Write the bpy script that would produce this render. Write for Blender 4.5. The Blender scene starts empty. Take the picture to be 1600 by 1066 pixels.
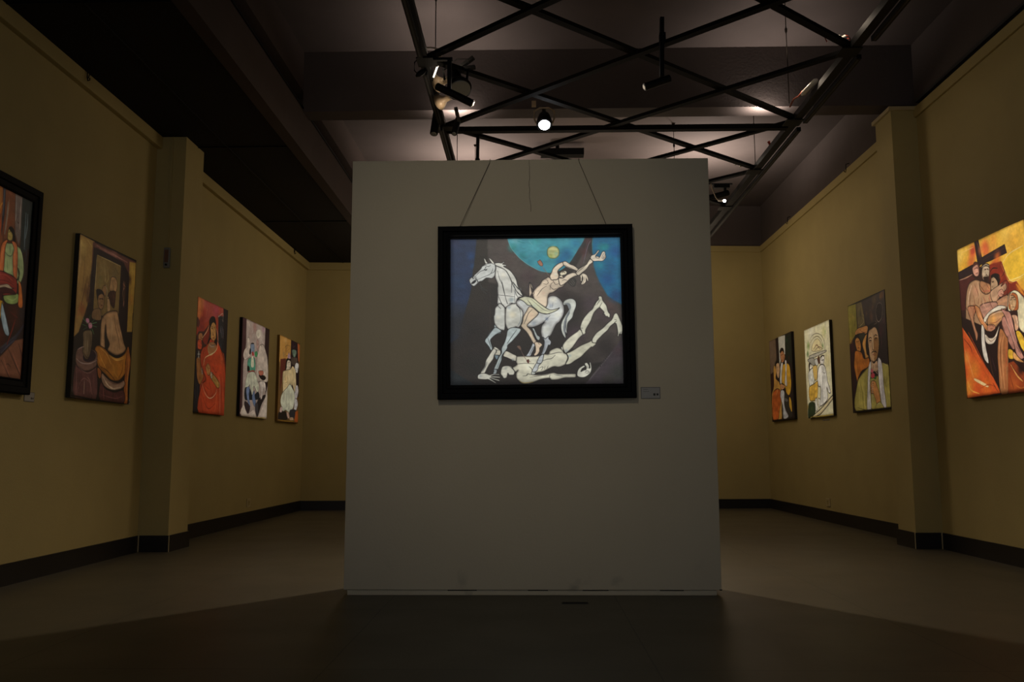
# Gallery hall at night: free-standing partition with a framed horse painting, side walls hung with canvases,
# dark ceiling with a suspended lattice of lighting rails.  Units: metres, camera looks along +Y.
import bpy, bmesh, math, random
import numpy as np
from mathutils import Vector, Matrix
random.seed(7)
SC = bpy.context.scene
COL = SC.collection
R = math.radians

# ---------------------------------------------------------------- camera
CAM_H, FOCAL_PX = 0.78, 1356.0
PITCH, YAW, ROLL = R(7.27), R(1.22), R(-0.13)
fw = Vector((-math.sin(YAW)*math.cos(PITCH), math.cos(YAW)*math.cos(PITCH), math.sin(PITCH)))
rt = Vector((math.cos(YAW), math.sin(YAW), 0)); up = rt.cross(fw)
rt2 = rt*math.cos(ROLL)+up*math.sin(ROLL); up2 = up*math.cos(ROLL)-rt*math.sin(ROLL)
cam = bpy.data.cameras.new('camera'); cam.sensor_width = 36; cam.lens = FOCAL_PX/1600*36
cam.clip_start = 0.05
co = bpy.data.objects.new('camera', cam); COL.objects.link(co); SC.camera = co
m = Matrix((rt2, up2, -fw)).transposed().to_4x4(); m.translation = (0, 0, CAM_H); co.matrix_world = m

# ---------------------------------------------------------------- world, exposure, lamps
SC.view_settings.view_transform = 'Standard'; SC.view_settings.look = 'None'
SC.view_settings.gamma = 1.0; SC.view_settings.use_curve_mapping = False
SC.view_settings.exposure = 0.0
SC.cycles.max_bounces = 8; SC.cycles.diffuse_bounces = 5; SC.cycles.transparent_max_bounces = 8
SC.cycles.sample_clamp_indirect = 4.0
wd = bpy.data.worlds.new('world'); SC.world = wd; wd.use_nodes = True
wd.node_tree.nodes['Background'].inputs[0].default_value = (0.86, 0.90, 1.0, 1)   # dusk daylight from the open entrance behind
wd.node_tree.nodes['Background'].inputs[1].default_value = 0.42

WARM = (1.0, 0.80, 0.60); HALO = (1.0, 0.86, 0.76); COOL = (0.93, 0.96, 1.0)
def point(name, loc, energy, col=WARM, rad=0.03):
    l = bpy.data.lights.new(name, 'POINT'); l.energy = energy; l.color = col; l.shadow_soft_size = rad
    o = bpy.data.objects.new(name, l); o.location = loc; COL.objects.link(o); return o
def spot(name, loc, aim, energy, col=WARM, angle=60, blend=0.5, rad=0.02):
    l = bpy.data.lights.new(name, 'SPOT'); l.energy = energy; l.color = col; l.shadow_soft_size = rad
    l.spot_size = R(angle); l.spot_blend = blend
    o = bpy.data.objects.new(name, l); o.location = loc; COL.objects.link(o)
    o.rotation_euler = (Vector(aim)-Vector(loc)).to_track_quat('-Z', 'Y').to_euler(); return o
def framing_projector(name, loc, corners, energy, col=(1, .95, .86), soft=0.006):
    """spot lamp whose four shutters crop the beam to a picture (each shutter = a plane through the lamp)"""
    P = Vector(loc); cs = [Vector(c) for c in corners]; cen = sum(cs, Vector())/4
    o = spot(name, loc, cen, energy, col, 60, 0.2, 0.0)
    l = o.data; l.use_nodes = True; nt = l.node_tree; em = nt.nodes['Emission']
    g = nt.nodes.new('ShaderNodeNewGeometry'); prev = None
    for i in range(4):
        a, b = cs[i], cs[(i+1) % 4]
        n = (a-P).cross(b-P).normalized()
        if n.dot(cen-P) < 0: n = -n
        vm = nt.nodes.new('ShaderNodeVectorMath'); vm.operation = 'DOT_PRODUCT'
        nt.links.new(g.outputs['Normal'], vm.inputs[0]); vm.inputs[1].default_value = n
        mr = nt.nodes.new('ShaderNodeMapRange'); nt.links.new(vm.outputs['Value'], mr.inputs[0])
        mr.inputs[1].default_value = -soft*.4; mr.inputs[2].default_value = soft*.6
        if prev is None: prev = mr.outputs[0]
        else:
            mm = nt.nodes.new('ShaderNodeMath'); mm.operation = 'MULTIPLY'
            nt.links.new(prev, mm.inputs[0]); nt.links.new(mr.outputs[0], mm.inputs[1]); prev = mm.outputs[0]
    nt.links.new(prev, em.inputs['Strength'])
    return o

# room constants
XL, XR = -3.12, 3.30            # side walls
YB0, YB1 = 11.85, 12.20         # back wall (left end, right end)
YN = -3.0                       # open end behind the camera
ZL, ZR, ZC = 3.39, 3.68, 4.28   # left soffit, top of right wall, main ceiling
ZRAIL = 3.42

# the flood lamp hanging in the middle behind the partition
spot('flood_lamp_light', (0.12, 6.585, 3.305), (0.1, 4.7, 0.0), 172, WARM, 130, 1.0, 0.04)
# a wash light on the front stretch of the lattice, aimed at the partition
spot('partition_wash_light', (-0.7, 1.0, 3.35), (-0.15, 4.875, 1.6), 64, (1.0, .88, .70), 44, 1.0, 0.15)
# halogens on the lighting rails, turned up, plus one added fill pair nearer the ceiling: they spill on the beam and the ceiling
def uplight(x, y, z, e, rad=.03, ang=150): return spot('uplight', (x, y, z), (x, y, z+1), e, HALO, ang, .9, rad)
uplight(-0.62, 7.21, 3.60, 19, .012, 165); uplight(2.03, 7.21, 3.60, 22, .012, 165)
uplight(-0.69, 6.5, 3.80, 9, .03, 165); uplight(1.95, 6.4, 3.80, 3.5, .03, 165)  # added fill pair floating above the rails, brightens the near ceiling locally
uplight(-0.70, 9.9, 3.60, 95, .06, 170); uplight(2.05, 9.9, 3.60, 105, .06, 170)
point('node_fill_light', (-0.60, 5.66, 3.47), .9, WARM, .01); point('node_fill_light', (-0.62, 5.98, 3.20), .5, WARM, .01)  # added points without a fixture, brighten the reflector lamps at the left node
point('node_fill_light', (2.03, 5.40, 3.56), .9, WARM, .01); point('node_fill_light', (2.03, 6.25, 3.53), .9, WARM, .01)  # likewise added, to brighten the junction box and ballast
point('far_fill_light', (0.7, 9.2, 3.15), 34, WARM, 0.45)  # added soft fills with no fixtures of their own, lift the far walls
point('far_fill_light', (1.9, 10.6, 2.95), 14, WARM, 0.4)
point('far_fill_light', (-1.5, 10.6, 2.9), 8, WARM, 0.4)

# ---------------------------------------------------------------- helpers
def lin(h):
    c = [int(h[i:i+2], 16)/255 for i in (0, 2, 4)]
    return tuple(v/12.92 if v <= .04045 else ((v+.055)/1.055)**2.4 for v in c)+(1,)
MATS = {}
def mat(name, col, rough=0.6, metal=0.0, bump=0.0, scale=40.0, var=0.0, spec=0.5, vscale=3.0, emit=None, estr=0):
    if name in MATS: return MATS[name]
    mt = bpy.data.materials.new(name); mt.use_nodes = True; nt = mt.node_tree; b = nt.nodes['Principled BSDF']
    c = lin(col) if isinstance(col, str) else tuple(col)+(1,)
    b.inputs['Base Color'].default_value = c; b.inputs['Roughness'].default_value = rough
    b.inputs['Metallic'].default_value = metal; b.inputs['Specular IOR Level'].default_value = spec
    tc = nt.nodes.new('ShaderNodeTexCoord')
    if var > 0:
        n = nt.nodes.new('ShaderNodeTexNoise'); n.inputs['Scale'].default_value = vscale; n.inputs['Detail'].default_value = 6
        nt.links.new(tc.outputs['Object'], n.inputs['Vector'])
        r = nt.nodes.new('ShaderNodeMapRange'); r.inputs[1].default_value = .3; r.inputs[2].default_value = .7
        r.inputs[3].default_value = 1-var; r.inputs[4].default_value = 1+var*.5
        nt.links.new(n.outputs['Fac'], r.inputs[0])
        mx = nt.nodes.new('ShaderNodeMix'); mx.data_type = 'RGBA'; mx.blend_type = 'MULTIPLY'; mx.inputs[0].default_value = 1
        mx.inputs[6].default_value = c; nt.links.new(r.outputs[0], mx.inputs[7]); nt.links.new(mx.outputs[2], b.inputs['Base Color'])
    if bump > 0:
        n2 = nt.nodes.new('ShaderNodeTexNoise'); n2.inputs['Scale'].default_value = scale; n2.inputs['Detail'].default_value = 4
        nt.links.new(tc.outputs['Object'], n2.inputs['Vector'])
        bp = nt.nodes.new('ShaderNodeBump'); bp.inputs['Strength'].default_value = bump; bp.inputs['Distance'].default_value = 0.004
        nt.links.new(n2.outputs['Fac'], bp.inputs['Height']); nt.links.new(bp.outputs[0], b.inputs['Normal'])
    if emit:
        b.inputs['Emission Color'].default_value = lin(emit); b.inputs['Emission Strength'].default_value = estr
    MATS[name] = mt; return mt
def obj(name, bm, material, parent=None, smooth=False, loc=None):
    me = bpy.data.meshes.new(name)
    bmesh.ops.recalc_face_normals(bm, faces=bm.faces)
    bm.to_mesh(me); bm.free()
    if smooth:
        for p in me.polygons: p.use_smooth = True
    me.materials.append(material)
    o = bpy.data.objects.new(name, me); COL.objects.link(o)
    if loc is not None: o.location = loc
    if parent: o.parent = parent
    return o
def box(bm, x0, x1, y0, y1, z0, z1, bev=0.0):
    vs = [bm.verts.new((x, y, z)) for x in (x0, x1) for y in (y0, y1) for z in (z0, z1)]
    fs = [(0, 1, 3, 2), (4, 6, 7, 5), (0, 4, 5, 1), (2, 3, 7, 6), (0, 2, 6, 4), (1, 5, 7, 3)]
    F = [bm.faces.new([vs[i] for i in f]) for f in fs]
    if bev:
        es = list({e for f in F for e in f.edges})
        bmesh.ops.bevel(bm, geom=es, offset=bev, segments=2, affect='EDGES', profile=.6)
def bx(*a, bev=0.0):
    bm = bmesh.new(); box(bm, *a, bev=bev); return bm
def prism(bm, poly, z0, z1):
    a = [bm.verts.new((x, y, z0)) for x, y in poly]; b = [bm.verts.new((x, y, z1)) for x, y in poly]
    n = len(poly); bm.faces.new(a[::-1]); bm.faces.new(b)
    for i in range(n): bm.faces.new((a[i], a[(i+1) % n], b[(i+1) % n], b[i]))
def bar(bm, p, q, w, h, upv=(0, 0, 1), over=0.0):
    """rectangular bar between two points, w wide, h high"""
    p = Vector(p); q = Vector(q); d = (q-p).normalized(); p = p-d*over; q = q+d*over
    s = d.cross(Vector(upv))
    if s.length < 1e-4: s = d.cross(Vector((1, 0, 0)))
    s.normalize(); t = s.cross(d).normalized()
    ring = lambda c: [bm.verts.new(c+s*a*w/2+t*b*h/2) for a, b in ((-1, -1), (1, -1), (1, 1), (-1, 1))]
    A = ring(p); B = ring(q)
    bm.faces.new(A[::-1]); bm.faces.new(B)
    for i in range(4): bm.faces.new((A[i], A[(i+1) % 4], B[(i+1) % 4], B[i]))
def lathe(bm, p, q, prof, n=20, cap=True):
    """revolved shape along p->q; prof = [(t 0..1, radius)]"""
    p = Vector(p); q = Vector(q); d = (q-p).normalized()
    s = d.cross(Vector((0, 0, 1)))
    if s.length < 1e-3: s = d.cross(Vector((1, 0, 0)))
    s.normalize(); t = s.cross(d)
    rings = []
    for u, r in prof:
        c = p+(q-p)*u; rings.append([bm.verts.new(c+(s*math.cos(2*math.pi*k/n)+t*math.sin(2*math.pi*k/n))*max(r, 1e-4)) for k in range(n)])
    for a, b in zip(rings, rings[1:]):
        for k in range(n): bm.faces.new((a[k], a[(k+1) % n], b[(k+1) % n], b[k]))
    if cap: bm.faces.new(rings[0][::-1]); bm.faces.new(rings[-1])
def tube(bm, pts, r, n=8):
    pts = [Vector(p) for p in pts]; rings = []
    for i, p in enumerate(pts):
        d = (pts[min(i+1, len(pts)-1)]-pts[max(i-1, 0)]).normalized()
        s = d.cross(Vector((.13, .2, 1))).normalized(); t = s.cross(d)
        rings.append([bm.verts.new(p+(s*math.cos(2*math.pi*k/n)+t*math.sin(2*math.pi*k/n))*r) for k in range(n)])
    for a, b in zip(rings, rings[1:]):
        for k in range(n): bm.faces.new((a[k], a[(k+1) % n], b[(k+1) % n], b[k]))
    bm.faces.new(rings[0][::-1]); bm.faces.new(rings[-1])
def tag(o, label=None, cat=None, group=None, kind=None):
    if label: o['label'] = label
    if cat: o['category'] = cat
    if group: o['group'] = group
    if kind: o['kind'] = kind
    return o
def empty(name, loc, label, cat, group=None):
    o = bpy.data.objects.new(name, None); COL.objects.link(o); o.location = loc; o.empty_display_size = .1
    return tag(o, label, cat, group)
def part(name, bm, material, parent, smooth=False, label=None):
    """a part modelled in world coordinates, parented to its thing"""
    off = Vector((0, 0, 0)); q = parent
    while q is not None: off += q.location; q = q.parent
    bmesh.ops.translate(bm, verts=bm.verts, vec=-off)
    o = obj(name, bm, material, parent, smooth)
    if label: o['label'] = label
    return o
def struct(name, bm, material, label=None, parent=None):
    o = obj(name, bm, material, parent)
    if parent is None: o['kind'] = 'structure'
    if label: o['label'] = label
    return o
def copy_tree(o, parent=None):
    c = o.copy(); COL.objects.link(c); c.parent = parent
    for ch in list(o.children): copy_tree(ch, c)
    return c

# ---------------------------------------------------------------- materials
M_WALL = mat('yellow_wall_paint', 'ab9b66', .75, bump=.25, scale=90, var=.05, spec=.25)
M_CREAM = mat('cream_trim_paint', 'b3a37a', .6, bump=.1, scale=60, spec=.3)
M_PART = mat('white_partition_paint', 'c4b9a0', .7, bump=.25, scale=70, var=.04, spec=.25, vscale=2)
M_DARK = mat('dark_plum_ceiling_paint', '544c49', .85, bump=.2, scale=50, var=.08, spec=.15)
M_SOFF = mat('black_soffit_paint', '161415', .8, bump=.15, scale=50, spec=.2)
M_STRIP = mat('brown_fascia_paint', '463c38', .8, bump=.2, scale=40, var=.1, spec=.2)
M_BASE = mat('dark_stone_skirting', '1e1b19', .35, bump=.1, scale=30, var=.15, spec=.4)
M_BLACK = mat('black_powder_coated_metal', '070707', .6, bump=.05, scale=120, spec=.2)
M_TRACK = mat('grey_track_channel', '1f1e1d', .6, metal=.0, bump=.03, scale=100)
M_TRUSS = mat('dark_olive_lattice_paint', '0b0a08', .8, bump=.1, scale=60, spec=.15)
M_WIRE = mat('steel_wire', '2c2620', .4, metal=.7, bump=.02, scale=200)
M_BEIGE = mat('beige_lamp_enamel', 'b09c80', .4, bump=.03, scale=100)
M_WHITE = mat('white_plastic', 'c8c4b8', .5, bump=.02, scale=100)
M_RED = mat('red_cable_sheath', 'a03a26', .5, bump=.02, scale=100)
M_LENS = mat('grey_lamp_lens', '7a7c78', .25, bump=.02, scale=50)
M_FRAME = mat('black_lacquered_frame', '050506', .65, bump=.08, scale=80, spec=.08)
M_CANVAS_D = mat('dark_painted_canvas_edge', '2e2a1c', .8, bump=.3, scale=300, var=.2)
M_CANVAS_B = mat('black_painted_canvas_edge', '120c0e', .8, bump=.3, scale=300, var=.2)
M_CANVAS_G = mat('ochre_painted_canvas_edge', '7a5c1c', .7, bump=.3, scale=300, var=.3)
M_CANVAS_O = mat('orange_painted_canvas_edge', '9a5a20', .7, bump=.3, scale=300, var=.3)
M_LIT = mat('glowing_halogen_capsule', 'ffffff', .5, emit='fff0dc', estr=30)
M_BULB = mat('glowing_flood_lens', 'ffffff', .5, emit='f2f6ff', estr=40)
def floor_mat():
    mt = mat('dark_resin_floor', '555041', .36, bump=.06, scale=14, var=.1, spec=.45, vscale=1.2)
    nt = mt.node_tree; b = nt.nodes['Principled BSDF']
    tc = nt.nodes.new('ShaderNodeTexCoord'); bk = nt.nodes.new('ShaderNodeTexBrick')
    bk.inputs['Scale'].default_value = 1.0; bk.offset = 0.0
    bk.inputs['Brick Width'].default_value = 1.2; bk.inputs['Row Height'].default_value = 1.2
    bk.inputs['Mortar Size'].default_value = 0.0035; bk.inputs['Mortar Smooth'].default_value = .3
    bk.inputs['Color1'].default_value = (1, 1, 1, 1); bk.inputs['Color2'].default_value = (.93, .93, .93, 1)
    bk.inputs['Mortar'].default_value = (.45, .45, .45, 1)
    mp = nt.nodes.new('ShaderNodeMapping'); mp.inputs['Location'].default_value = (.75, .35, 0)
    nt.links.new(tc.outputs['Object'], mp.inputs[0]); nt.links.new(mp.outputs[0], bk.inputs['Vector'])
    src = b.inputs['Base Color'].links[0].from_socket
    mx = nt.nodes.new('ShaderNodeMix'); mx.data_type = 'RGBA'; mx.blend_type = 'MULTIPLY'; mx.inputs[0].default_value = 1
    nt.links.new(src, mx.inputs[6]); nt.links.new(bk.outputs['Color'], mx.inputs[7]); nt.links.new(mx.outputs[2], b.inputs['Base Color'])
    n = nt.nodes.new('ShaderNodeTexNoise'); n.inputs['Scale'].default_value = 2.2; n.inputs['Detail'].default_value = 5
    nt.links.new(tc.outputs['Object'], n.inputs['Vector'])
    r = nt.nodes.new('ShaderNodeMapRange'); r.inputs[3].default_value = .36; r.inputs[4].default_value = .52
    nt.links.new(n.outputs['Fac'], r.inputs[0]); nt.links.new(r.outputs[0], b.inputs['Roughness'])
    return mt
M_FLOOR = floor_mat()
def partition_stains(mt):
    """grey scuffs low on the partition face"""
    nt = mt.node_tree; b = nt.nodes['Principled BSDF']; src = b.inputs['Base Color'].links[0].from_socket
    tc = nt.nodes.new('ShaderNodeTexCoord'); sx = nt.nodes.new('ShaderNodeSeparateXYZ'); nt.links.new(tc.outputs['Object'], sx.inputs[0])
    n = nt.nodes.new('ShaderNodeTexNoise'); n.inputs['Scale'].default_value = 7; n.inputs['Detail'].default_value = 6
    nt.links.new(tc.outputs['Object'], n.inputs['Vector'])
    a = nt.nodes.new('ShaderNodeMapRange'); a.inputs[1].default_value = .60; a.inputs[2].default_value = .74; nt.links.new(n.outputs['Fac'], a.inputs[0])
    z = nt.nodes.new('ShaderNodeMapRange'); z.inputs[1].default_value = .0; z.inputs[2].default_value = .22
    z.inputs[3].default_value = .5; z.inputs[4].default_value = 0; nt.links.new(sx.outputs['Z'], z.inputs[0])
    mu = nt.nodes.new('ShaderNodeMath'); mu.operation = 'MULTIPLY'; nt.links.new(a.outputs[0], mu.inputs[0]); nt.links.new(z.outputs[0], mu.inputs[1])
    mx = nt.nodes.new('ShaderNodeMix'); mx.data_type = 'RGBA'; nt.links.new(mu.outputs[0], mx.inputs[0])
    nt.links.new(src, mx.inputs[6]); mx.inputs[7].default_value = (.16, .15, .13, 1); nt.links.new(mx.outputs[2], b.inputs['Base Color'])
partition_stains(M_PART)

# ---------------------------------------------------------------- room shell
T = 0.15
struct('floor', bx(XL-T, XR+T, YN, YB1+.3, -.12, 0), M_FLOOR)
struct('wall_left', bx(XL-T, XL, YN, YB0+.1, 0, ZL+.02), M_WALL, 'yellow left wall')
bm = bmesh.new(); box(bm, XR, XR+T, YN, YB1+.1, 0, ZR); struct('wall_right', bm, M_WALL, 'yellow right wall')
bm = bmesh.new(); prism(bm, [(XL-T, YB0-.008), (XR+T, YB1+.008), (XR+T, YB1+.3), (XL-T, YB0+.3)], 0, ZR); struct('wall_back', bm, M_WALL, 'yellow back wall')
struct('wall_right_upper', bx(XR+.02, XR+T, YN, YB1+.1, ZR+.001, ZC), M_DARK, 'dark upper band over the right wall')
bm = bmesh.new(); prism(bm, [(-1.98, YB0+.085), (XR+T, YB1+.03), (XR+T, YB1+.3), (-1.98, YB0+.4)], ZR+.001, ZC); struct('wall_back_upper', bm, M_DARK, 'dark upper band over the back wall')
struct('ceiling', bx(-2.2, XR+T, YN, YB1+.3, ZC+.001, ZC+.12), M_DARK, 'dark plum ceiling')
# dropped soffit on the left: black underside, brown fascia with a black channel
bm = bmesh.new(); box(bm, XL-T, -2.03, YN, YB1+.25, ZL+.021, ZL+.05); struct('ceiling_soffit', bm, M_SOFF, 'black underside of the dropped ceiling on the left')
fas = struct('trim_1', bx(-2.08, -1.98, YN, YB1, ZL, 3.755), M_STRIP, 'brown fascia of the dropped ceiling')
struct('recess', bx(-2.2, -2.06, YN, YB1, 3.756, 3.915), M_SOFF, None, fas)
struct('fascia_panel', bx(-2.08, -1.98, YN, YB1, 3.916, ZC), M_STRIP, None, fas)
bm = bmesh.new(); bar(bm, (-1.974, YN, 3.765), (-1.974, YB1, 3.765), .012, .012); struct('channel_edge', bm, M_BLACK, None, fas)
# soffit boards: fine recessed seams
for k, y in enumerate((2.3, 4.75, 7.2, 9.65)):
    struct('seam', bx(XL+.0, -2.1, y, y+.008, ZL+.012, ZL+.022), M_BLACK, None, bpy.data.objects['ceiling_soffit'])
bm = bmesh.new(); box(bm, -2.62, -2.612, YN, YB0, ZL+.012, ZL+.022); struct('seam', bm, M_BLACK, None, bpy.data.objects['ceiling_soffit'])
# transverse beam
tag(obj('beam', bx(-1.979, XR+.019, 7.23, 7.44, 3.735, ZC), M_DARK), 'dark plum concrete beam crossing the ceiling', None, None, 'structure')
tag(obj('beam', bx(-1.979, XR+.019, 2.25, 2.46, 3.735, ZC), M_DARK), 'dark beam crossing the ceiling behind the viewer', None, None, 'structure')
# pillars (engaged)
def pillar(name, x0, x1, y0, y1, z1, label):
    return tag(obj(name, bx(x0, x1, y0, y1, 0, z1), M_WALL), label, None, None, 'structure')
pl = pillar('pillar', XL-.01, -2.875, 6.95, 7.34, ZL+.019, 'yellow square pillar on the left wall')
pr = pillar('pillar', 3.085, XR+.01, 7.17, 7.50, ZR-.02, 'yellow square pillar on the right wall')
struct('cap', bx(3.06, XR+.01, 7.145, 7.525, ZR-.021, ZR+.012, bev=.004), M_CREAM, None, pr)
# skirting
BH, BT = .128, .014
struct('baseboard_left', bx(XL, XL+BT, YN, 6.95-BT, 0, BH), M_BASE)
struct('baseboard_left_far', bx(XL, XL+BT, 7.34+BT, YB0, 0, BH+.004), M_BASE)
bm = bmesh.new(); box(bm, XL, -2.875+BT, 6.95-BT, 6.95, 0, BH); box(bm, -2.875, -2.875+BT, 6.95, 7.34+BT, 0, BH); box(bm, XL, -2.875, 7.34, 7.34+BT, 0, BH)
struct('baseboard_left_pillar', bm, M_BASE)
struct('baseboard_right', bx(XR-BT, XR, YN, 7.17-BT, 0, BH), M_BASE)
struct('baseboard_right_far', bx(XR-BT, XR, 7.50+BT, YB1, 0, BH), M_BASE)
bm = bmesh.new(); box(bm, 3.085-BT, XR, 7.17-BT, 7.17, 0, BH); box(bm, 3.085-BT, 3.085, 7.17, 7.50+BT, 0, BH); box(bm, 3.085, XR, 7.50, 7.50+BT, 0, BH)
struct('baseboard_right_pillar', bm, M_BASE)
bm = bmesh.new(); prism(bm, [(XL, YB0-BT), (XR, YB1-BT), (XR, YB1), (XL, YB0)], 0, BH); struct('baseboard_back', bm, M_BASE)
# light silicone joints of the skirting at the pillars and along the floor
for nm, a in (('baseboard_left_pillar', (XL+BT, XL+BT+.006, 6.944-BT, 6.95-BT)), ('baseboard_left_pillar', (-2.875+BT-.003, -2.875+BT+.002, 6.948-BT, 6.953-BT)),
              ('baseboard_right_pillar', (3.083-BT, 3.088-BT, 7.168-BT, 7.173-BT)), ('baseboard_right_pillar', (XR-BT-.006, XR-BT, 7.164-BT, 7.17-BT))):
    struct('joint', bx(*a, .001, BH), M_CREAM, None, bpy.data.objects[nm])
struct('joint', bx(XL+BT, XL+BT+.003, YN, 6.93, 0, .003), M_TRACK, None, bpy.data.objects['baseboard_left'])
struct('joint', bx(XR-BT-.003, XR-BT, YN, 7.15, 0, .003), M_TRACK, None, bpy.data.objects['baseboard_right'])
# picture-rail bands under the wall tops
def band(name, x0, x1, y0, y1, z0, z1): return struct(name, bx(x0, x1, y0, y1, z0, z1, bev=.004), M_WALL)
band('trim_2', XL, XL+.045, YN, 6.95, ZL-.085, ZL+.018)
band('trim_3', XL, XL+.045, 7.34, YB0, ZL-.085, ZL+.018)
band('trim_4', XR-.022, XR, YN, 7.17, ZR-.085, ZR)
band('trim_5', XR-.022, XR, 7.50, YB1-.02, ZR-.085, ZR)
bm = bmesh.new(); prism(bm, [(-2.03, YB0+.03), (XR-.02, YB1-.024), (XR-.02, YB1-.0), (-2.03, YB0+.055)], ZR-.085, ZR); struct('trim_6', bm, M_WALL)
bm = bmesh.new(); prism(bm, [(XL+.04, YB0-.035), (-1.99, YB0+.03), (-1.99, YB0+.055), (XL+.04, YB0-.0)], ZL-.085, ZL+.018); struct('trim_7', bm, M_WALL)
# thin metal ledge above the right wall, near bay only (black gap under it)
struct('trim_8', bx(XR-.018, XR+.06, YN, 7.14, ZR+.035, ZR+.06), M_TRACK, 'thin grey ledge over the right wall')
struct('trim_9', bx(XR+.012, XR+.06, YN, 7.14, ZR, ZR+.035), M_SOFF)

# ---------------------------------------------------------------- free-standing partition
PX0, PX1, PY, PZ = -1.032, 1.034, 4.875, 2.466
pt = empty('display_partition', (0, PY, 0), 'large off-white free-standing display partition in the middle of the hall', 'partition')
bm = bmesh.new(); box(bm, PX0, PX1, PY, PY+.30, .030, PZ, bev=.004); part('panel', bm, M_PART, pt)
bm = bmesh.new(); box(bm, PX0+.018, PX1-.024, PY+.012, PY+.288, .0, .0275, bev=.003); part('plinth', bm, M_PART, pt)
random.seed(3)
for x0, x1 in ((-.46, -.30), (-.02, .09), (.28, .42), (.70, .83)):   # dark gaps where the plinth board has pulled away
    part('gap', bx(x0, x1, PY+.0095, PY+.013, .0245, .0300), M_BLACK, pt)
part('chipped_corner', bx(PX1-.012, PX1+.002, PY-.002, PY+.012, .0285, .034), M_BLACK, pt)
# hairline crack hanging down from the top
bm = bmesh.new(); pts = [(-.001, PY-.0006, PZ-.004)]
for k in range(1, 15): pts.append((random.uniform(-.0025, .0025)+(.006 if k > 11 else 0), PY-.0006, PZ-.004-.022*k))
tube(bm, pts, .0011, 5); part('crack', bm, M_WIRE, pt)

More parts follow.
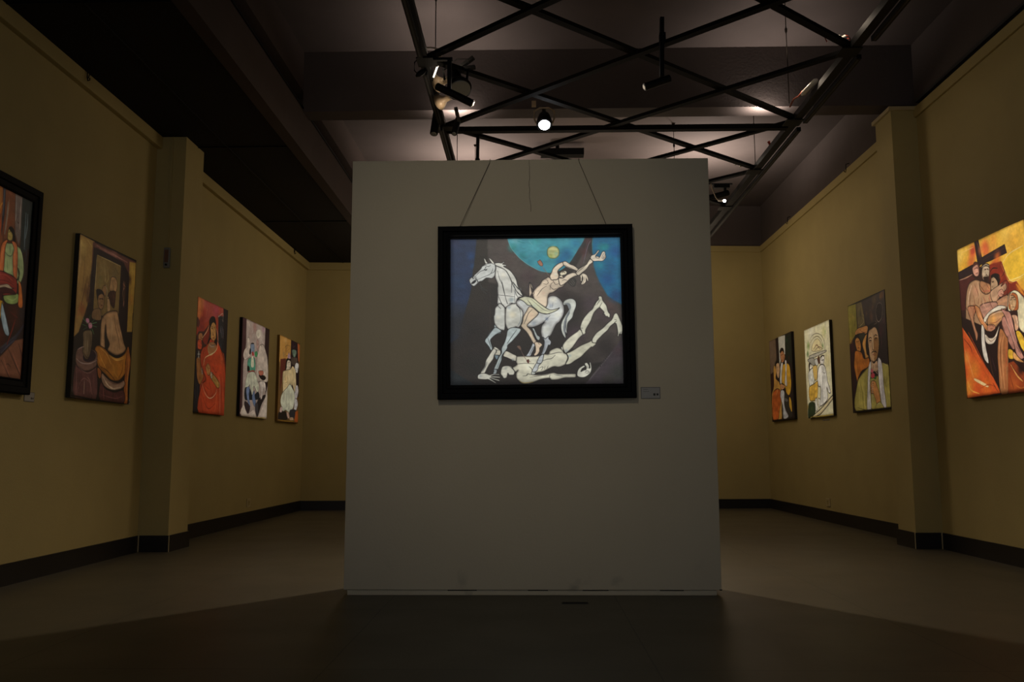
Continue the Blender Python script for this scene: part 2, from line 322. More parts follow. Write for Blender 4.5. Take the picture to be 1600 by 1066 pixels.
ART_TEXT = """
@main 39322f
G 2b3f63 0 - 149:-4,-1 162,0 156,125 137,208 125,367 82,529 51,677 0,713
B 3a3f66 576 0.6:31,29
B 27548a 409 0.6:124,125
B 2a5f92 261 0.5:134,192
B 2c3342 1513 0.9:6,603
B 24486c 744 0.5:49,305
B 30394a 744 0.5:21,473
G 3b342e 0 - 154:159,0 223,0 226,492 88,567 128,342 143,192
B 332c2a 1861 0.7:120,604
G 5c5350 0 - 154:221,0 382,1 524,233 699,273 795,85 997,349 990,830 771,864 586,532 397,345 226,306
B 66605a 346 0.7:238,61
B 574b4a 744 0.6:334,156
B 59444a 744 0.6:461,270
B 54414b 744 0.7:618,346
B 37302e 1563 0.95:302,456
B 37302e 1563 0.95:460,495
B 35302e 1563 0.95:648,606
B 35302e 1563 0.95:680,533
B 38312f 1116 0.9:334,345
B 3a312f 1116 0.9:728,478
B 3a302f 744 0.8:666,402
B 4c4048 447 0.8:480,346
B 5a4c55 930 0.8:822,460
B 57474f 900 0.7:900,534
B 564452 930 0.7:727,663
B 66504f 558 0.7:932,472
B 5e4a48 447 0.6:957,534
B 38302f 1080 0.9:897,755
B 352d2c 1080 0.9:771,846
B 382c28 1080 0.7:395,935
B 2f2e2a 968 0.7:146,861
G 2b3339 0 - 144:1,882 52,923 127,978 152,1007 2,1010
G 524850 0 - 144:763,1010 816,938 1001,683 1023,683 1018,1011
B 5d474f 468 0.7:969,774
B 3d403a 856 0.9:972,920
B 45433a 558 0.8:909,968
L 6a6266 94:934,785 864,880 801,966
L 473c36 54:236,306 236,529 230,714
L 3b3d3c 37:175,313 188,343 226,366
F 4c9fb0 0 - 0:338,1 345,36 362,77 391,119 422,157 460,191 508,222 558,241 596,245 644,230 691,190 724,137 756,77 782,28 796,-6 793,-22 338,-18
B 7fb9c4 538 0.8:382,17
B 3f9a9a 423 0.8:368,70
B 2f8f95 384 0.7:426,127
B 58aebb 633 0.7:489,64
B 3f9a9e 461 0.7:509,22
B 3a94a0 484 0.6:605,11
B 3d9fb5 558 0.7:534,146
B 3f8fae 372 0.6:540,215
B 1c6f9d 670 0.9:683,121
B 1d72a4 558 0.8:651,167
B 2a7fa6 576 0.7:738,47
B 2f8ea3 372 0.6:463,169
L 7fb3bb 35:338,4 362,77 422,157 508,222 561,241
L 5a97ac 26:796,6 756,77 711,160
L 2f8a92 52:397,25 439,40
L 67b4bf 46:464,25 483,52
L 2e8c9a 61:419,131 445,146
G 1a78a0 0 - 149:838,-6 833,47 834,115 839,198 853,262 875,318 900,373 916,405 954,435 999,468 1007,468 1014,-4
B 2a9aa0 461 0.8:890,78
B 2b8f9e 447 0.7:872,198
B 1f8f93 307 0.7:915,71
B 125f98 707 0.9:918,293
B 15609a 558 0.9:968,106
B 1a6a9c 461 0.7:944,206
B 164f86 633 0.8:964,405
L 4aa0a8 30:838,-1 834,47 834,115
L 6a4650 45:814,-2 781,130 762,198
B 5b3838 447 0.8:781,103
B 5a3a3f 335 0.8:808,29
L 7a6a78 52:824,29 807,66 780,182
F c8cd98 38 4a7d5a 108:569,106 572,83 586,68 606,65 626,68 639,88 641,106 637,128 622,145 604,149 584,142 572,128
B e0d5a0 230 0.8:604,79
B a8b068 211 0.9:591,132
B a9cbb0 186 0.7:622,114
L 8f9a6a 22:580,95 604,97 634,95
L 9aa878 19:585,106 631,106
L 8a7a70 38:537,196 555,226 589,286
F b07d66 33 3a2a2a 0:513,166 522,162 527,156 540,175 544,192 535,199 524,192 516,179
L 5a3a34 46:573,262 580,275 589,291
F bfcbd0 37 1b1b22 52:261,588 255,615 239,633 224,655 214,673 204,691 214,714 239,684 264,663 296,648 297,629 284,618
F e2e2e0 48 16161c 112:266,190 264,268 279,317 277,351 279,391 279,459 321,478 377,463 397,415 426,402 407,352 397,329 389,288 374,258 350,223 322,203 290,173 261,176
B f0ede4 261 0.8:312,257
B a9bccb 192 0.8:366,269
B aebcc6 223 0.8:359,426
B b9c4cb 192 0.7:404,359
F e4e4e0 35 16161c 54:261,176 284,172 302,175 319,164 319,172 309,182 331,188 328,196 315,198 350,224 374,258 389,292 397,331 425,401 397,382 379,348 362,310 350,273 334,239 322,222 296,204 267,190
L 1a1a20 35:279,227 290,280 305,317 312,354 324,407 334,451
L 2a2a30 30:302,294 309,324 321,388
L 16161c 37:267,193 322,222 344,257 365,306 400,348
L 5b6672 31:370,303 379,343 378,403 377,453
L 16161c 45:370,306 394,345 407,359
L 16161c 33:379,359 388,393 397,407
L 16161c 30:394,370 407,389 424,401
F dadcda 41 16161c 97:279,461 264,481 260,522 255,537 258,577 267,600 284,621 302,629 320,622 322,526 321,481 305,455 287,448
B eeeae0 223 0.8:280,544
F dfe0dc 42 16161c 115:374,450 350,457 327,478 322,526 323,586 336,623 356,627 381,609 400,612 419,582 431,527 424,479 407,453
B f0ead8 335 0.9:365,526
B b0bcc4 167 0.8:344,478
L 16161c 33:384,460 404,483 411,511
L 8a97a3 45:411,511 411,564 393,604
L 16161c 27:255,388 321,396 378,405
L 16161c 41:285,403 302,451 321,478
L 16161c 33:277,462 297,485
L 16161c 45:344,451 362,448 377,453
L 16161c 33:324,411 337,455
L 16161c 37:359,377 362,303
F dfe2e3 37 16161c 74:114,287 122,274 137,265 143,255 163,234 182,210 191,193 214,179 238,173 260,176 270,202 267,232 262,262 246,279 226,276 211,277 191,295 172,301 158,317 142,331 130,325 122,315 116,301
F e6e4dd 30 1d1c22 0:201,140 208,148 215,163 222,174 211,179 204,163
F e6e4dd 30 1d1c22 0:229,138 243,149 253,163 261,178 251,179 238,160
L 1a1a20 35:150,264 175,234 201,220 208,208
L 16161c 74:201,217 211,221 217,216
L 16161c 45:207,208 212,200
L 1a1a20 30:160,287 207,264 235,250 249,227 252,209
L 16161c 31:188,197 207,190 226,197 239,190
L 1a1a20 37:143,261 150,280 163,298 158,305
L 1a1a20 26:149,258 158,283 167,300
F 1c1a1e 0 - 0:132,271 137,270 140,279 136,282
F 1c1a1e 0 - 0:134,298 150,287 154,298 143,311 131,315 125,311
L 16161c 30:264,179 266,209 258,235 239,246
L 4d5358 22:166,305 179,321 188,354 214,381 236,389
L 4d5358 22:175,306 188,340 226,366
F c6cfd2 33 16161c 37:478,619 490,623 506,664 520,676 520,693 510,699 499,682 487,648
F c3c9d3 32 16161c 36:483,709 492,720 486,755 474,782 465,803 440,803 449,789 466,755
L 16161c 25:488,741 471,770 461,796
F dcdfe2 45 16161c 186:390,432 438,412 476,415 522,453 557,461 569,417 589,402 620,406 643,426 658,454 664,491 660,528 638,573 617,594 600,631 587,661 576,679 570,720 555,712 539,697 530,667 527,639 533,601 547,580 512,601 475,613 449,606 424,586 412,600 424,511 390,460
B eeece4 335 0.8:602,427
B eef0ec 447 0.8:562,631
B f0f0e8 335 0.7:625,528
B 9fa9bb 186 0.7:585,468
B 8f9bb5 167 0.8:562,557
B aab4c4 223 0.7:487,586
L 3a3f4e 30:582,535 556,564 531,591
L 6a7080 26:599,447 596,480
L 3a3a44 30:639,484 614,495 588,516
L 55596a 26:534,676 552,690 575,679
F ccd2db 40 16161c 58:537,678 546,708 540,755 526,796 511,821 502,849 526,851 536,840 541,803 558,767 570,733 577,736 585,719 584,705 572,689 573,671 552,689
F d6dad8 37 16161c 37:502,851 486,876 473,908 489,911 505,898 511,869 525,851
F d6dad8 30 16161c 0:473,908 470,923 485,927 492,915
L 8a93a8 37:552,715 546,760 526,810
L 16161c 40:486,873 473,898 470,920
F cbd6da 40 16161c 65:336,629 365,611 406,618 411,634 393,663 359,707 336,730 333,750 322,770 305,795 299,831 290,857 280,888 269,890 255,886 270,846 285,806 299,780 299,750 315,714 327,673
L 16161c 37:387,629 359,673 333,718
L 5a6a76 29:302,795 286,839 273,879
B e4e8e8 144 0.8:315,743
F b4bcc4 32 16161c 0:255,890 272,893 267,918 249,921 255,904
F c6d2d8 41 16161c 52:264,610 297,629 297,640 264,661 239,688 237,706 247,747 239,765 224,736 204,706 207,688 219,672 239,640
L 16161c 33:221,681 230,713 239,743
F 8fa3b0 30 16161c 0:260,791 283,798 273,824 264,816
F d9ddda 41 16161c 67:658,449 670,432 696,421 717,425 732,443 733,473 719,517 710,551 687,580 680,603 677,664 669,647 670,689 655,669 645,639 643,603 650,573 669,535 685,507 699,480 695,469 679,463 660,466
F 8d939a 0 - 0:662,457 679,451 695,454 702,469 698,491 678,528 663,573 657,613 658,639 668,658 675,565 695,521 688,484 679,463
L e8e8e4 52:673,443 705,436 720,466 710,507 687,551
L 6a727a 30:704,477 691,521 672,573 667,621
L 2b2b30 29:678,562 672,603 677,651
F ddcfc2 33 16161c 82:519,444 539,427 560,420 567,427 564,454 551,477 538,468
F ead9c4 41 16161c 89:462,473 487,483 514,513 507,534 475,568 449,598 461,619 475,639 487,675 503,708 518,726 506,738 480,715 461,675 443,643 421,617 412,600 421,579 427,541 444,504
L 16161c 37:478,493 456,520 440,564 430,589
B e8cdb8 261 0.6:475,534
L 16161c 36:487,664 506,708
F e9d6c2 36 1a1518 43:491,712 521,715 535,730 527,742 519,753 518,774 505,796 489,803 486,792 494,778 495,749
L 16161c 26:487,639 493,675 518,730
F e9dccb 45 1a1518 127:463,316 488,367 476,319
F e8d9c8 45 1a1518 112:466,307 462,408 488,367 508,340 524,325 539,297 561,282 573,273 593,282 621,287 638,271 659,271 681,303 658,340 634,351 602,379 580,387 570,413 567,457 554,480 519,457 488,420
L 2a2024 33:564,335 539,353 523,376 507,401
L 2a2024 30:545,319 564,323 574,312 568,301
L 3a2c2c 30:580,331 602,358 621,351
L 2a2024 33:593,282 606,309 615,324 634,321
L 3a2c2c 26:603,309 589,324 583,361
L 3a2c2c 26:558,293 574,298
L 2a2024 30:485,353 491,383 482,397
B f3e6d4 223 0.8:627,301
B d9bfae 186 0.6:545,383
F ebdccb 45 1a1518 67:591,294 583,268 594,241 603,215 628,188 660,172 671,181 664,197 638,223 630,241 636,268 627,291 606,294
B dfe6e0 130 0.7:618,257
F efe2d2 37 1a1518 52:660,176 675,168 705,190 727,200 753,228 739,235 707,222 679,206 665,194
L 2a2024 30:671,194 707,216 736,232
F 332e2e 0 - 0:683,242 698,236 713,250 685,268
F 47423f 30 2a2726 0:687,303 719,283 735,303 729,333 716,341 697,324
L 8a8580 19:693,310 716,336
L 8a8580 19:704,299 722,329
L 8a8580 19:711,291 729,321
F e8e0cc 33 1a1518 0:642,250 655,238 673,234 682,242 679,255 663,262 648,263
L 3a2418 46:653,247 663,240 671,247
F e6dccb 33 1a1518 0:638,270 650,264 658,268 654,276 641,276
F ede0d0 45 1a1518 67:634,283 659,283 682,261 713,247 737,250 754,263 725,273 698,291 681,310 655,331 640,328
L 2a2024 33:654,301 666,294 684,298
F eee3d3 41 1a1518 52:735,252 747,227 776,205 797,191 818,155 835,175 815,194 799,221 777,242 751,265
L 2a2024 30:739,250 761,228 786,205
F efe4d6 33 1a1518 37:821,149 828,131 847,122 867,96 872,102 853,131 852,137 867,138 874,145 891,108 905,106 908,121 910,134 910,146 893,168 866,169 838,169 829,161
L 2a2024 22:902,112 885,150
L 2a2024 23:908,124 890,154
L 2a2024 22:908,138 894,157
L 2a2024 26:853,131 852,144 873,154
F ede2d2 31 1a1518 31:759,269 767,258 777,251 796,262 805,285 805,306 801,306 796,288 792,310 776,327 763,325 773,303 776,288 773,273 769,288 768,305 762,304 762,283
L 2a2024 22:796,273 792,303
L 2a2024 22:786,273 784,295 773,322
L 2a2024 22:770,262 772,283
F dbdcc6 41 1a1a1e 60:396,423 422,408 456,406 488,419 519,449 554,479 582,496 617,491 637,483 620,501 588,517 556,525 522,513 504,497 475,468 453,463 434,442 412,426
L 16161c 41:453,430 469,453 494,490 525,516 579,525
L 3a3a3a 26:475,426 513,465 550,498 588,508
B eceada 186 0.8:438,415
B c0ccc0 186 0.6:491,465
F e6e2d6 40 1a1a1c 65:321,771 336,771 364,788 387,804 381,837 358,828 329,813 308,801
B b5bfc6 112 0.8:364,828
F e6e2d6 41 1a1a1c 52:264,768 280,760 294,767 291,795 270,795 259,791
F e5e3da 41 1a1a1c 67:251,753 264,741 270,772 258,795 252,820 236,845 221,872 202,915 189,923 176,915 202,868 208,831 227,795
F e8e6dc 30 1a1a1c 0:255,748 264,741 287,761 270,760
L 4a5560 32:215,838 208,868 189,904
F e4e3dc 30 1a1a1c 45:161,944 164,926 183,915 208,917 230,926 249,921 283,921 285,927 258,927 239,934 264,936 290,940 289,946 261,945 237,942 258,950 285,960 285,968 255,958 231,948 266,976 261,981 224,957 205,957 176,954 164,951
B b6bdc2 144 0.8:176,933
F e8e6d8 41 1a1a1c 112:356,886 386,861 382,839 386,808 401,804 443,804 480,806 517,802 543,792 568,792 577,772 600,756 624,750 649,764 659,785 676,794 682,819 669,858 645,874 623,879 599,876 567,891 536,908 505,914 479,926 520,928 567,921 598,915 630,924 718,923 725,933 722,947 704,950 660,951 622,962 585,963 571,952 523,960 488,975 457,986 420,986 395,965 383,945 383,916 393,898 377,909
L 1a1a1c 29:384,858 426,852 486,855
L 1a1a1c 33:536,837 561,826 586,822 608,800
L 1a1a1c 32:568,792 586,792 624,782 646,784
L 1a1a1c 43:420,936 442,933 448,923 473,927
L 1a1a1c 36:457,874 471,887 473,898
L 1a1a1c 29:511,887 533,876 536,884 526,898
L 1a1a1c 25:548,873 545,891
L 1a1a1c 25:567,869 560,887
L 3a3a3c 30:460,946 511,936 567,928
L 3a3a3c 29:576,928 573,950
L c8a84a 36:401,969 426,982 479,976
L 8a8f90 36:598,928 648,939
F e6e5dc 40 1a1a1c 79:296,890 304,872 323,866 348,868 360,879 374,905 369,927 354,929 341,927 335,917 332,934 326,947 311,950 301,934 293,920
B b9bdba 144 0.8:323,882
L 1a1a1c 32:345,872 360,886 377,905
F d0d5dc 37 16161c 37:503,848 486,876 473,908 489,911 505,897 512,869 526,851
F ccd2db 40 16161c 43:517,810 502,849 528,851 541,807 537,792
F d6dad8 30 16161c 0:473,908 470,924 485,927 493,915
L 9a8478 36:408,759 429,807 451,843
F 8a6f62 0 - 0:389,739 405,736 413,759 405,760
F 6a3f36 0 - 0:442,834 456,825 458,846 450,850
L 5a2f2a 22:455,836 467,843
F e7e5d8 40 1a1a1c 79:665,786 650,745 664,712 696,676 734,646 754,628 784,640 782,654 771,664 746,690 720,731 705,753 676,782
B b8c4cc 149 0.8:673,771
F e8e6d6 40 1a1a1c 79:666,860 680,819 673,790 691,780 717,764 759,735 808,711 831,691 843,724 835,739 821,750 814,750 782,783 757,812 722,837 691,860
B b8c8cc 144 0.8:691,804
F e4e3da 30 1a1a1c 0:642,749 650,745 654,771 645,760
L 1a1a1c 45:657,782 676,797 683,822 668,857
F e8e7da 41 1a1a1c 74:754,625 756,603 773,558 804,515 827,492 846,448 863,430 862,414 872,406 884,414 888,437 908,471 917,511 928,531 925,552 917,552 911,545 902,545 894,529 885,529 893,517 874,492 865,486 836,519 816,574 791,622 784,643 785,654 771,666 760,640
L 1a1a1c 30:865,426 846,455 843,471
L 1a1a1c 30:874,430 852,467
L 1a1a1c 33:883,451 868,481
L 1a1a1c 30:750,622 769,622
L 1a1a1c 30:753,633 763,634
F e8e7da 41 1a1a1c 67:822,718 821,699 829,681 849,652 884,622 913,589 936,567 951,531 965,523 976,541 992,589 1001,623 1000,654 991,667 979,664 974,679 967,679 969,652 963,604 954,591 929,611 912,637 884,666 852,703 843,721
L 1a1a1c 33:965,575 950,589
L 1a1a1c 26:985,648 982,667
L 1a1a1c 26:994,645 992,664
L 1a1a1c 26:951,567 964,568
F e7e6de 30 1a1a1c 37:731,928 735,906 747,885 772,870 776,879 760,892 753,911 769,902 783,897 785,881 775,860 788,852 800,870 800,888 807,885 804,852 810,852 815,885 812,908 800,929 775,947 749,948 734,940
L 1a1a1c 26:778,918 784,906 797,908 800,918 784,923
L 1a1a1c 22:787,870 794,892
L 1a1a1c 33:721,924 734,940
L 2a2528 30:863,870 866,882 871,856 878,870
L 2a2528 29:872,842 883,856 886,834 894,852
L 2a2528 29:890,820 898,834 901,813 910,824
L 2a2528 29:904,802 913,809 918,788 926,795
@L0 6a3f2c
G 8a5230 0 - 70:28,-95 707,-408 756,132 770,433 102,593
G a0662e 0 - 80:521,-27 731,-14 735,107 717,265 562,367
L c88a3a 93:673,170 713,145 742,93
L b86a2a 81:665,256 724,166 741,118
B a8522c 353 0.8:725,215
G 2f2e36 0 - 82:735,-46 759,-43 764,129 756,266 748,232 748,103
G 7d4d33 0 - 84:759,-43 827,-43 840,118 849,252 771,274 768,127
L 8a8276 84:785,72 784,153 776,248
G 7a6a62 0 - 86:833,-32 892,-33 905,211 889,279 856,225 843,103
L 4a3a34 42:868,121 861,148 877,162 879,136
L a09488 61:847,14 853,150
G 2f3633 0 - 86:891,-39 1007,-28 1011,246 971,511 965,638 899,464 901,212
L 6a7a80 87:931,88 933,203 937,285
B 1f2624 253 0.8:977,113
G 33221e 0 - 86:939,304 1011,246 1024,565 1032,1006 155,1084 91,495 736,441
B 5a2a1c 545 0.9:891,652
B 5c281a 470 0.9:798,789
B 332a2c 369 0.8:965,638
G 8b5c44 0 - 69:147,1010 785,910 833,868 915,790 983,768 999,1009 155,1084
L 3f3a48 174:744,926 830,844 905,785 972,701
L 4a4852 94:780,863 853,811 921,758
L 4a2f28 53:819,906 890,988
L 4a2f28 54:866,840 982,980
L 4a2f28 54:945,804 985,874
L 3a2420 30:856,925 874,920 894,933
B 9a6850 235 0.7:841,951
F b9a058 30 14100e 36:804,215 822,210 838,236 837,262 824,272 804,271 799,248
F 1c1614 0 - 0:804,207 820,195 844,204 856,232 865,272 841,261 834,232 814,219
F b0c088 36 1a1812 72:782,307 816,286 861,280 910,298 940,360 945,428 920,484 896,477 910,430 897,402 909,462 852,451 788,441
L 3a4a38 30:791,342 815,354 841,347 847,315
L 4a5a44 30:822,297 829,338
F d87a44 29 241410 47:760,307 793,274 802,280 789,318 788,441 757,442 753,364
F dd8250 30 241410 48:833,272 870,272 886,317 893,403 892,466 865,447 850,352 855,306
L f0a878 29:774,310 771,402
L f0a878 30:864,298 875,408
F 9ab068 30 14140e 48:810,564 907,537 920,578 886,600 832,605 805,589
F da7c38 31 241410 37:909,468 935,494 956,597 921,603 916,529
F 9a3a30 34 1a0e0c 57:670,457 737,452 789,446 861,454 895,471 902,533 863,553 683,583
B a84a40 235 0.8:757,478
F c8b094 28 1a0e0c 0:680,555 796,512 830,504 859,516 877,516 841,526 797,526 681,572
F 4a1e20 28 1a0e0c 23:682,578 823,524 894,541 800,559 779,606 687,624
F d0a030 28 1a140a 46:655,630 796,597 794,670 766,728 670,779
F a8bcc8 29 1a1a1c 47:791,676 793,609 808,630 866,760 830,763
B 9a6a34 239 0.7:712,53
B a8502c 176 0.8:729,213
B 9a5a3c 145 0.8:796,6
B 8a4a2c 143 0.8:805,178
L a88468 54:792,58 791,133 782,222
L 6a6a70 54:753,-16 753,70 753,157
L c8b8a8 37:886,20 885,103 889,191
L 8a9aa0 50:946,90 948,160 941,226
L 1c2422 62:956,3 973,75 973,166
L 3a2822 63:1002,158 1002,248
L 3a3a48 62:936,279 957,298 953,351
L e0c078 30:812,225 819,248
L 1c1210 30:806,231 817,224
L d8e0a8 37:900,289 925,332 935,394
L 6a7a50 31:904,376 914,423 909,462
L 7a9060 30:808,375 819,434
L d0d8a0 36:838,367 841,440
L f0a060 29:767,324 763,411
L 8a4420 24:784,320 784,418
L f0a060 31:857,288 868,385
L 8a4420 24:877,320 885,430
L c85a48 41:756,467 808,460 864,478
L 6a2420 35:742,500 811,490 875,500
L c8dc90 36:829,578 875,581 909,556
L e89850 31:927,508 942,581
L d8c0a0 31:910,475 920,488
L f0c850 41:772,625 769,674 764,711
L d0e0e8 36:811,660 840,722 852,751
L 8a3020 73:904,680 883,745 854,817
L 6a2c24 73:863,645 920,665
L b0705a 54:894,848 936,904 969,950
L b0705a 54:835,891 868,948 890,982
L 7a4a3c 49:957,827 976,887
L 5a5868 59:815,870 864,822 906,791
@L1 2a2018
G a8854a 0 - 85:-81,-8 236,-1 218,72 207,200 182,420 69,601 -57,667
B c8a860 330 0.8:58,78
B b0884a 440 0.7:56,247
B 7a5530 385 0.9:157,344
B 9a5a34 330 0.8:103,458
L 6a4a30 66:156,242 115,350 84,432
L d8b878 44:1,27 13,331
G 6a4238 0 - 91:208,16 1037,16 873,119 742,59 260,53 214,245
B 8a5a50 351 0.8:586,25
L 9a6a5c 80:270,28 587,36 826,45
G a8863c 0 - 98:868,32 1020,19 1021,500 864,517 870,331
B c0a050 248 0.8:938,83
B 9a6a34 245 0.7:935,291
B 4a2c1c 245 0.8:878,155
G 2c1e1c 0 - 89:232,49 273,44 759,56 876,143 890,515 697,534 695,85 280,84 284,406 192,475 214,245
G 8a7040 34 2a1e1a 0:287,83 712,86 717,448 278,465 274,293
B a89058 346 0.7:413,155
B 7a6848 351 0.7:606,161
B 9a8a50 284 0.8:365,245
L b8a070 46:427,147 457,237
F a07a50 29 1c1412 0:415,272 453,258 482,275 477,317 448,327 406,309
F b0895c 35 1c1412 47:530,244 546,193 593,181 635,186 663,224 641,276 536,280
F 96724c 34 1c1412 57:349,341 384,318 432,323 451,350 443,398 408,422 359,408 343,376
F 2a201e 0 - 0:306,311 358,295 420,302 448,327 407,320 349,341 338,371
L 2a1a14 40:367,358 427,347
L 2a1a14 28:395,392 426,391
F 8a6a48 28 1c1412 0:275,442 377,418 413,454 402,490 268,494
F 46281c 35 1c1412 35:529,292 584,275 641,276 641,330 632,380 591,379 547,355 509,319
F c09a6c 29 1c1412 0:502,319 546,349 563,406 517,421 501,366
L b08a60 42:778,183 800,217 772,257 802,340
L 5a3a28 121:805,185 804,352
F b89066 46 17100e 150:444,459 533,419 676,396 713,421 746,472 798,533 841,590 890,628 835,664 720,689 621,682 554,665 581,626 525,579 499,511 495,582 508,663 429,658 414,562 419,497
L 5a4230 48:640,429 677,509 737,576 773,645
B caa478 293 0.7:594,500
F b0742c 50 17100e 123:340,678 396,650 491,658 557,676 625,699 756,700 869,661 898,627 932,680 937,766 875,813 780,854 649,857 549,829 435,796 382,754
L e0a858 57:429,664 544,695 633,752
L d8a04c 69:592,697 724,712 856,686
L 17100e 46:573,681 722,697 884,647
L 5a3414 57:433,779 577,803 713,853
B d09038 293 0.8:702,783
F a8642c 37 17100e 49:915,619 964,652 993,724 959,850 973,996 904,999 890,854
F a06030 34 17100e 0:404,792 468,811 460,857 419,843
F a08068 46 17100e 81:485,821 551,840 649,862 781,867 880,843 902,878 805,910 658,921 529,900 475,856
L d8c0a0 52:520,854 657,909 820,894
F 5c3430 45 17100e 80:471,879 561,915 725,930 882,909 887,1000 482,999
L 17100e 41:691,925 703,996
L 8a5a54 40:491,959 731,971 862,953
F 6a4440 43 17100e 108:51,797 159,822 288,812 388,788 406,1003 62,996
L 9a7068 43:98,967 143,900 195,874 255,882 316,901
L c0a088 55:205,885 207,967
L 3a2420 38:119,835 129,988
L 3a2420 39:322,844 338,995
F 7a5c50 43 17100e 76:48,731 83,696 180,678 282,683 374,697 389,748 373,789 246,826 131,823 57,791
L c0a8a0 43:60,763 139,782 268,777 382,748
F 33202a 0 - 0:163,754 173,726 283,689 361,710 351,745 267,768 194,768
F 766248 38 17100e 65:145,589 273,571 289,631 277,700 248,748 192,752 150,712 146,645
L a89878 39:182,602 189,697
L 5a8060 45:246,545 156,522 124,503
L 4a7050 45:230,541 312,492
L 5a8060 44:246,539 350,539
L 3a6048 44:204,555 136,579
L 6a9a68 45:262,549 312,589
L 4a7050 45:215,537 236,478
L 4a7a50 44:188,551 117,548
L 8aa078 33:249,562 268,594
F c888a0 22 40202a 0:167,508 211,501 228,522 186,535
F d08aa0 22 40202a 0:215,531 264,523 276,550 230,561
B d0b068 162 0.8:27,61
B 8a6838 165 0.8:159,264
B b8945c 162 0.7:30,172
B 5a3828 168 0.9:193,390
L d8b478 50:23,39 28,161 19,275
L 8a6a40 55:96,138 97,240 87,354
L 5a3c28 67:196,224 180,307 165,399
L 7a4a38 50:160,276 194,304 207,337
L b87040 54:82,411 49,470 29,523
L c8a858 45:120,20 199,52
L a87868 51:317,36 458,41 621,43
L b88878 41:520,30 723,43
L 18100e 50:229,35 235,185 232,357
L 4a342e 45:253,59 265,237
L c8b078 40:295,87 498,88 696,91
L c8b888 40:283,90 290,233 290,303
L 8a7a50 51:363,129 361,222 356,281
L b8a060 53:473,134 499,201 474,240
L 6a5a38 54:599,114 671,150
L a8905c 46:449,185 441,233
L 7a8a58 42:694,184 688,257
L c8a878 41:558,217 579,249 574,273
L 4a3420 41:578,207 594,271
L c8c0a0 40:460,255 489,286 488,333
L 1c1210 34:367,360 393,350
L 1c1210 35:409,352 434,353
L b8905c 34:401,357 408,379 400,389
L 7a2c20 34:396,399 422,393
L 1c1210 35:508,337 523,333
L 6a4430 41:578,291 614,316 604,353
L 9a7448 40:335,446 370,476
L 5a4a34 40:408,426 444,456 463,477
L 9a6a58 60:778,183 779,245
L b87858 42:763,198 809,216
L c89080 42:799,316 794,347
L c89840 55:916,49 938,197 936,297
L b07830 55:911,251 950,271 939,322
L e0b050 43:966,28 982,191
L 8a5a28 49:883,298 887,379
L d8b080 46:462,475 460,556 456,638
L 6a4a34 40:494,471 513,551
L d8b488 53:586,448 613,516 609,600
L 8a6444 48:688,472 766,548 826,603
L d0a878 47:694,616 717,662
L e0a850 51:404,689 455,731 542,783
L 7a4a18 51:379,726 448,783 546,811
L d89840 53:664,750 706,806 777,837
L 6a3c14 48:844,724 836,785 777,837
L e8b860 47:609,706 726,720 857,698
L 5a3414 42:891,696 896,781
L d8a060 42:946,654 953,814 952,972
L 8a4c24 42:910,755 920,938
L e0c8a8 45:504,843 589,890 723,912
L 6a4438 46:585,861 717,877 864,855
L 9a5a54 46:515,911 543,991
L 8a4c48 48:760,946 801,991
L 3a2020 40:565,932 558,990
L a87c70 43:75,816 81,903 87,979
L 5a302c 43:151,855 146,921 151,992
L a87c70 39:236,861 283,879 340,966
L 5a3830 44:274,914 301,991
L 9a7870 38:102,815 248,838 374,800
L 4a2c28 38:88,810 247,831 381,794
L d0b8b0 38:71,707 125,689 166,682
L 9a8060 44:167,598 171,665 211,734
L 4a3a28 39:239,591 262,650 244,726
L b8a888 44:216,638 220,705
L 3a2a1c 43:164,716 219,744 261,736
L 7ab080 34:230,535 345,511
L 5a8a5c 34:215,537 125,514
L e0a8b8 28:191,515 206,521
L e0a8b8 28:237,538 261,543
L 8a8078 27:16,929 29,965
L 120c0a 87:-11,4 453,6 1008,2
L 120c0a 87:1002,3 1000,251 991,420
L 120c0a 117:19,985 467,1000 982,1002
L 120c0a 87:984,376 995,687 982,1002
@L2 a8452c
G c8743c 0 - 119:-36,2 216,-4 161,155 -1,229
G b05044 0 - 121:197,-1 850,-10 851,74 522,124 209,216
B a83a2a 495 0.8:198,140
B b85060 512 0.8:575,54
B c86a5c 330 0.7:202,32
B 8a3030 495 0.8:136,247
B c05040 347 0.7:722,30
F 5a3028 0 - 0:10,178 93,218 43,269 -10,236
G 4a2a26 0 - 117:-35,375 67,299 221,283 369,211 437,386 181,543 -7,558
G 242028 0 - 117:-62,562 -5,449 172,488 103,659 176,764 175,1010 -12,1017
G 2a2a30 0 - 127:667,95 862,73 914,425 711,384
L 7a8088 71:778,177 804,282
L c8c0b0 58:686,81 679,100 814,54 836,123
L 98685c 59:846,194 861,287
B 383e48 294 0.8:773,367
G 241a20 0 - 129:831,-7 1031,-14 1185,1002 1047,1006 1031,596 914,425
F c4502e 44 1a0e0c 165:138,508 203,430 317,397 388,334 658,319 823,404 924,484 1017,657 1047,1006 175,1010 214,762 343,699 190,598
F 8a3222 0 - 0:372,222 421,354 316,392 214,373 227,327
F b07a4c 32 1a0e0c 0:79,320 145,305 190,320 183,365 98,379 66,354
F c05434 38 1a0e0c 43:56,378 155,368 183,432 129,453 59,443
F c89858 34 1a0e0c 56:424,228 488,174 572,176 615,242 613,306 533,337 447,316 419,268
F 1c1214 0 - 0:392,219 374,175 420,136 489,117 565,125 606,185 529,170 478,181 423,222
F 1c1214 0 - 0:382,221 425,239 449,323 336,390 403,299
F 1c1214 0 - 0:600,220 651,273 654,367 556,352 612,300
F b07c50 28 1a0e0c 0:414,366 577,350 647,390 570,443 429,466 361,416
L 2a1812 46:455,229 507,230
L 2a1812 34:511,258 506,288 545,278
L 7a2a20 40:498,314 550,310
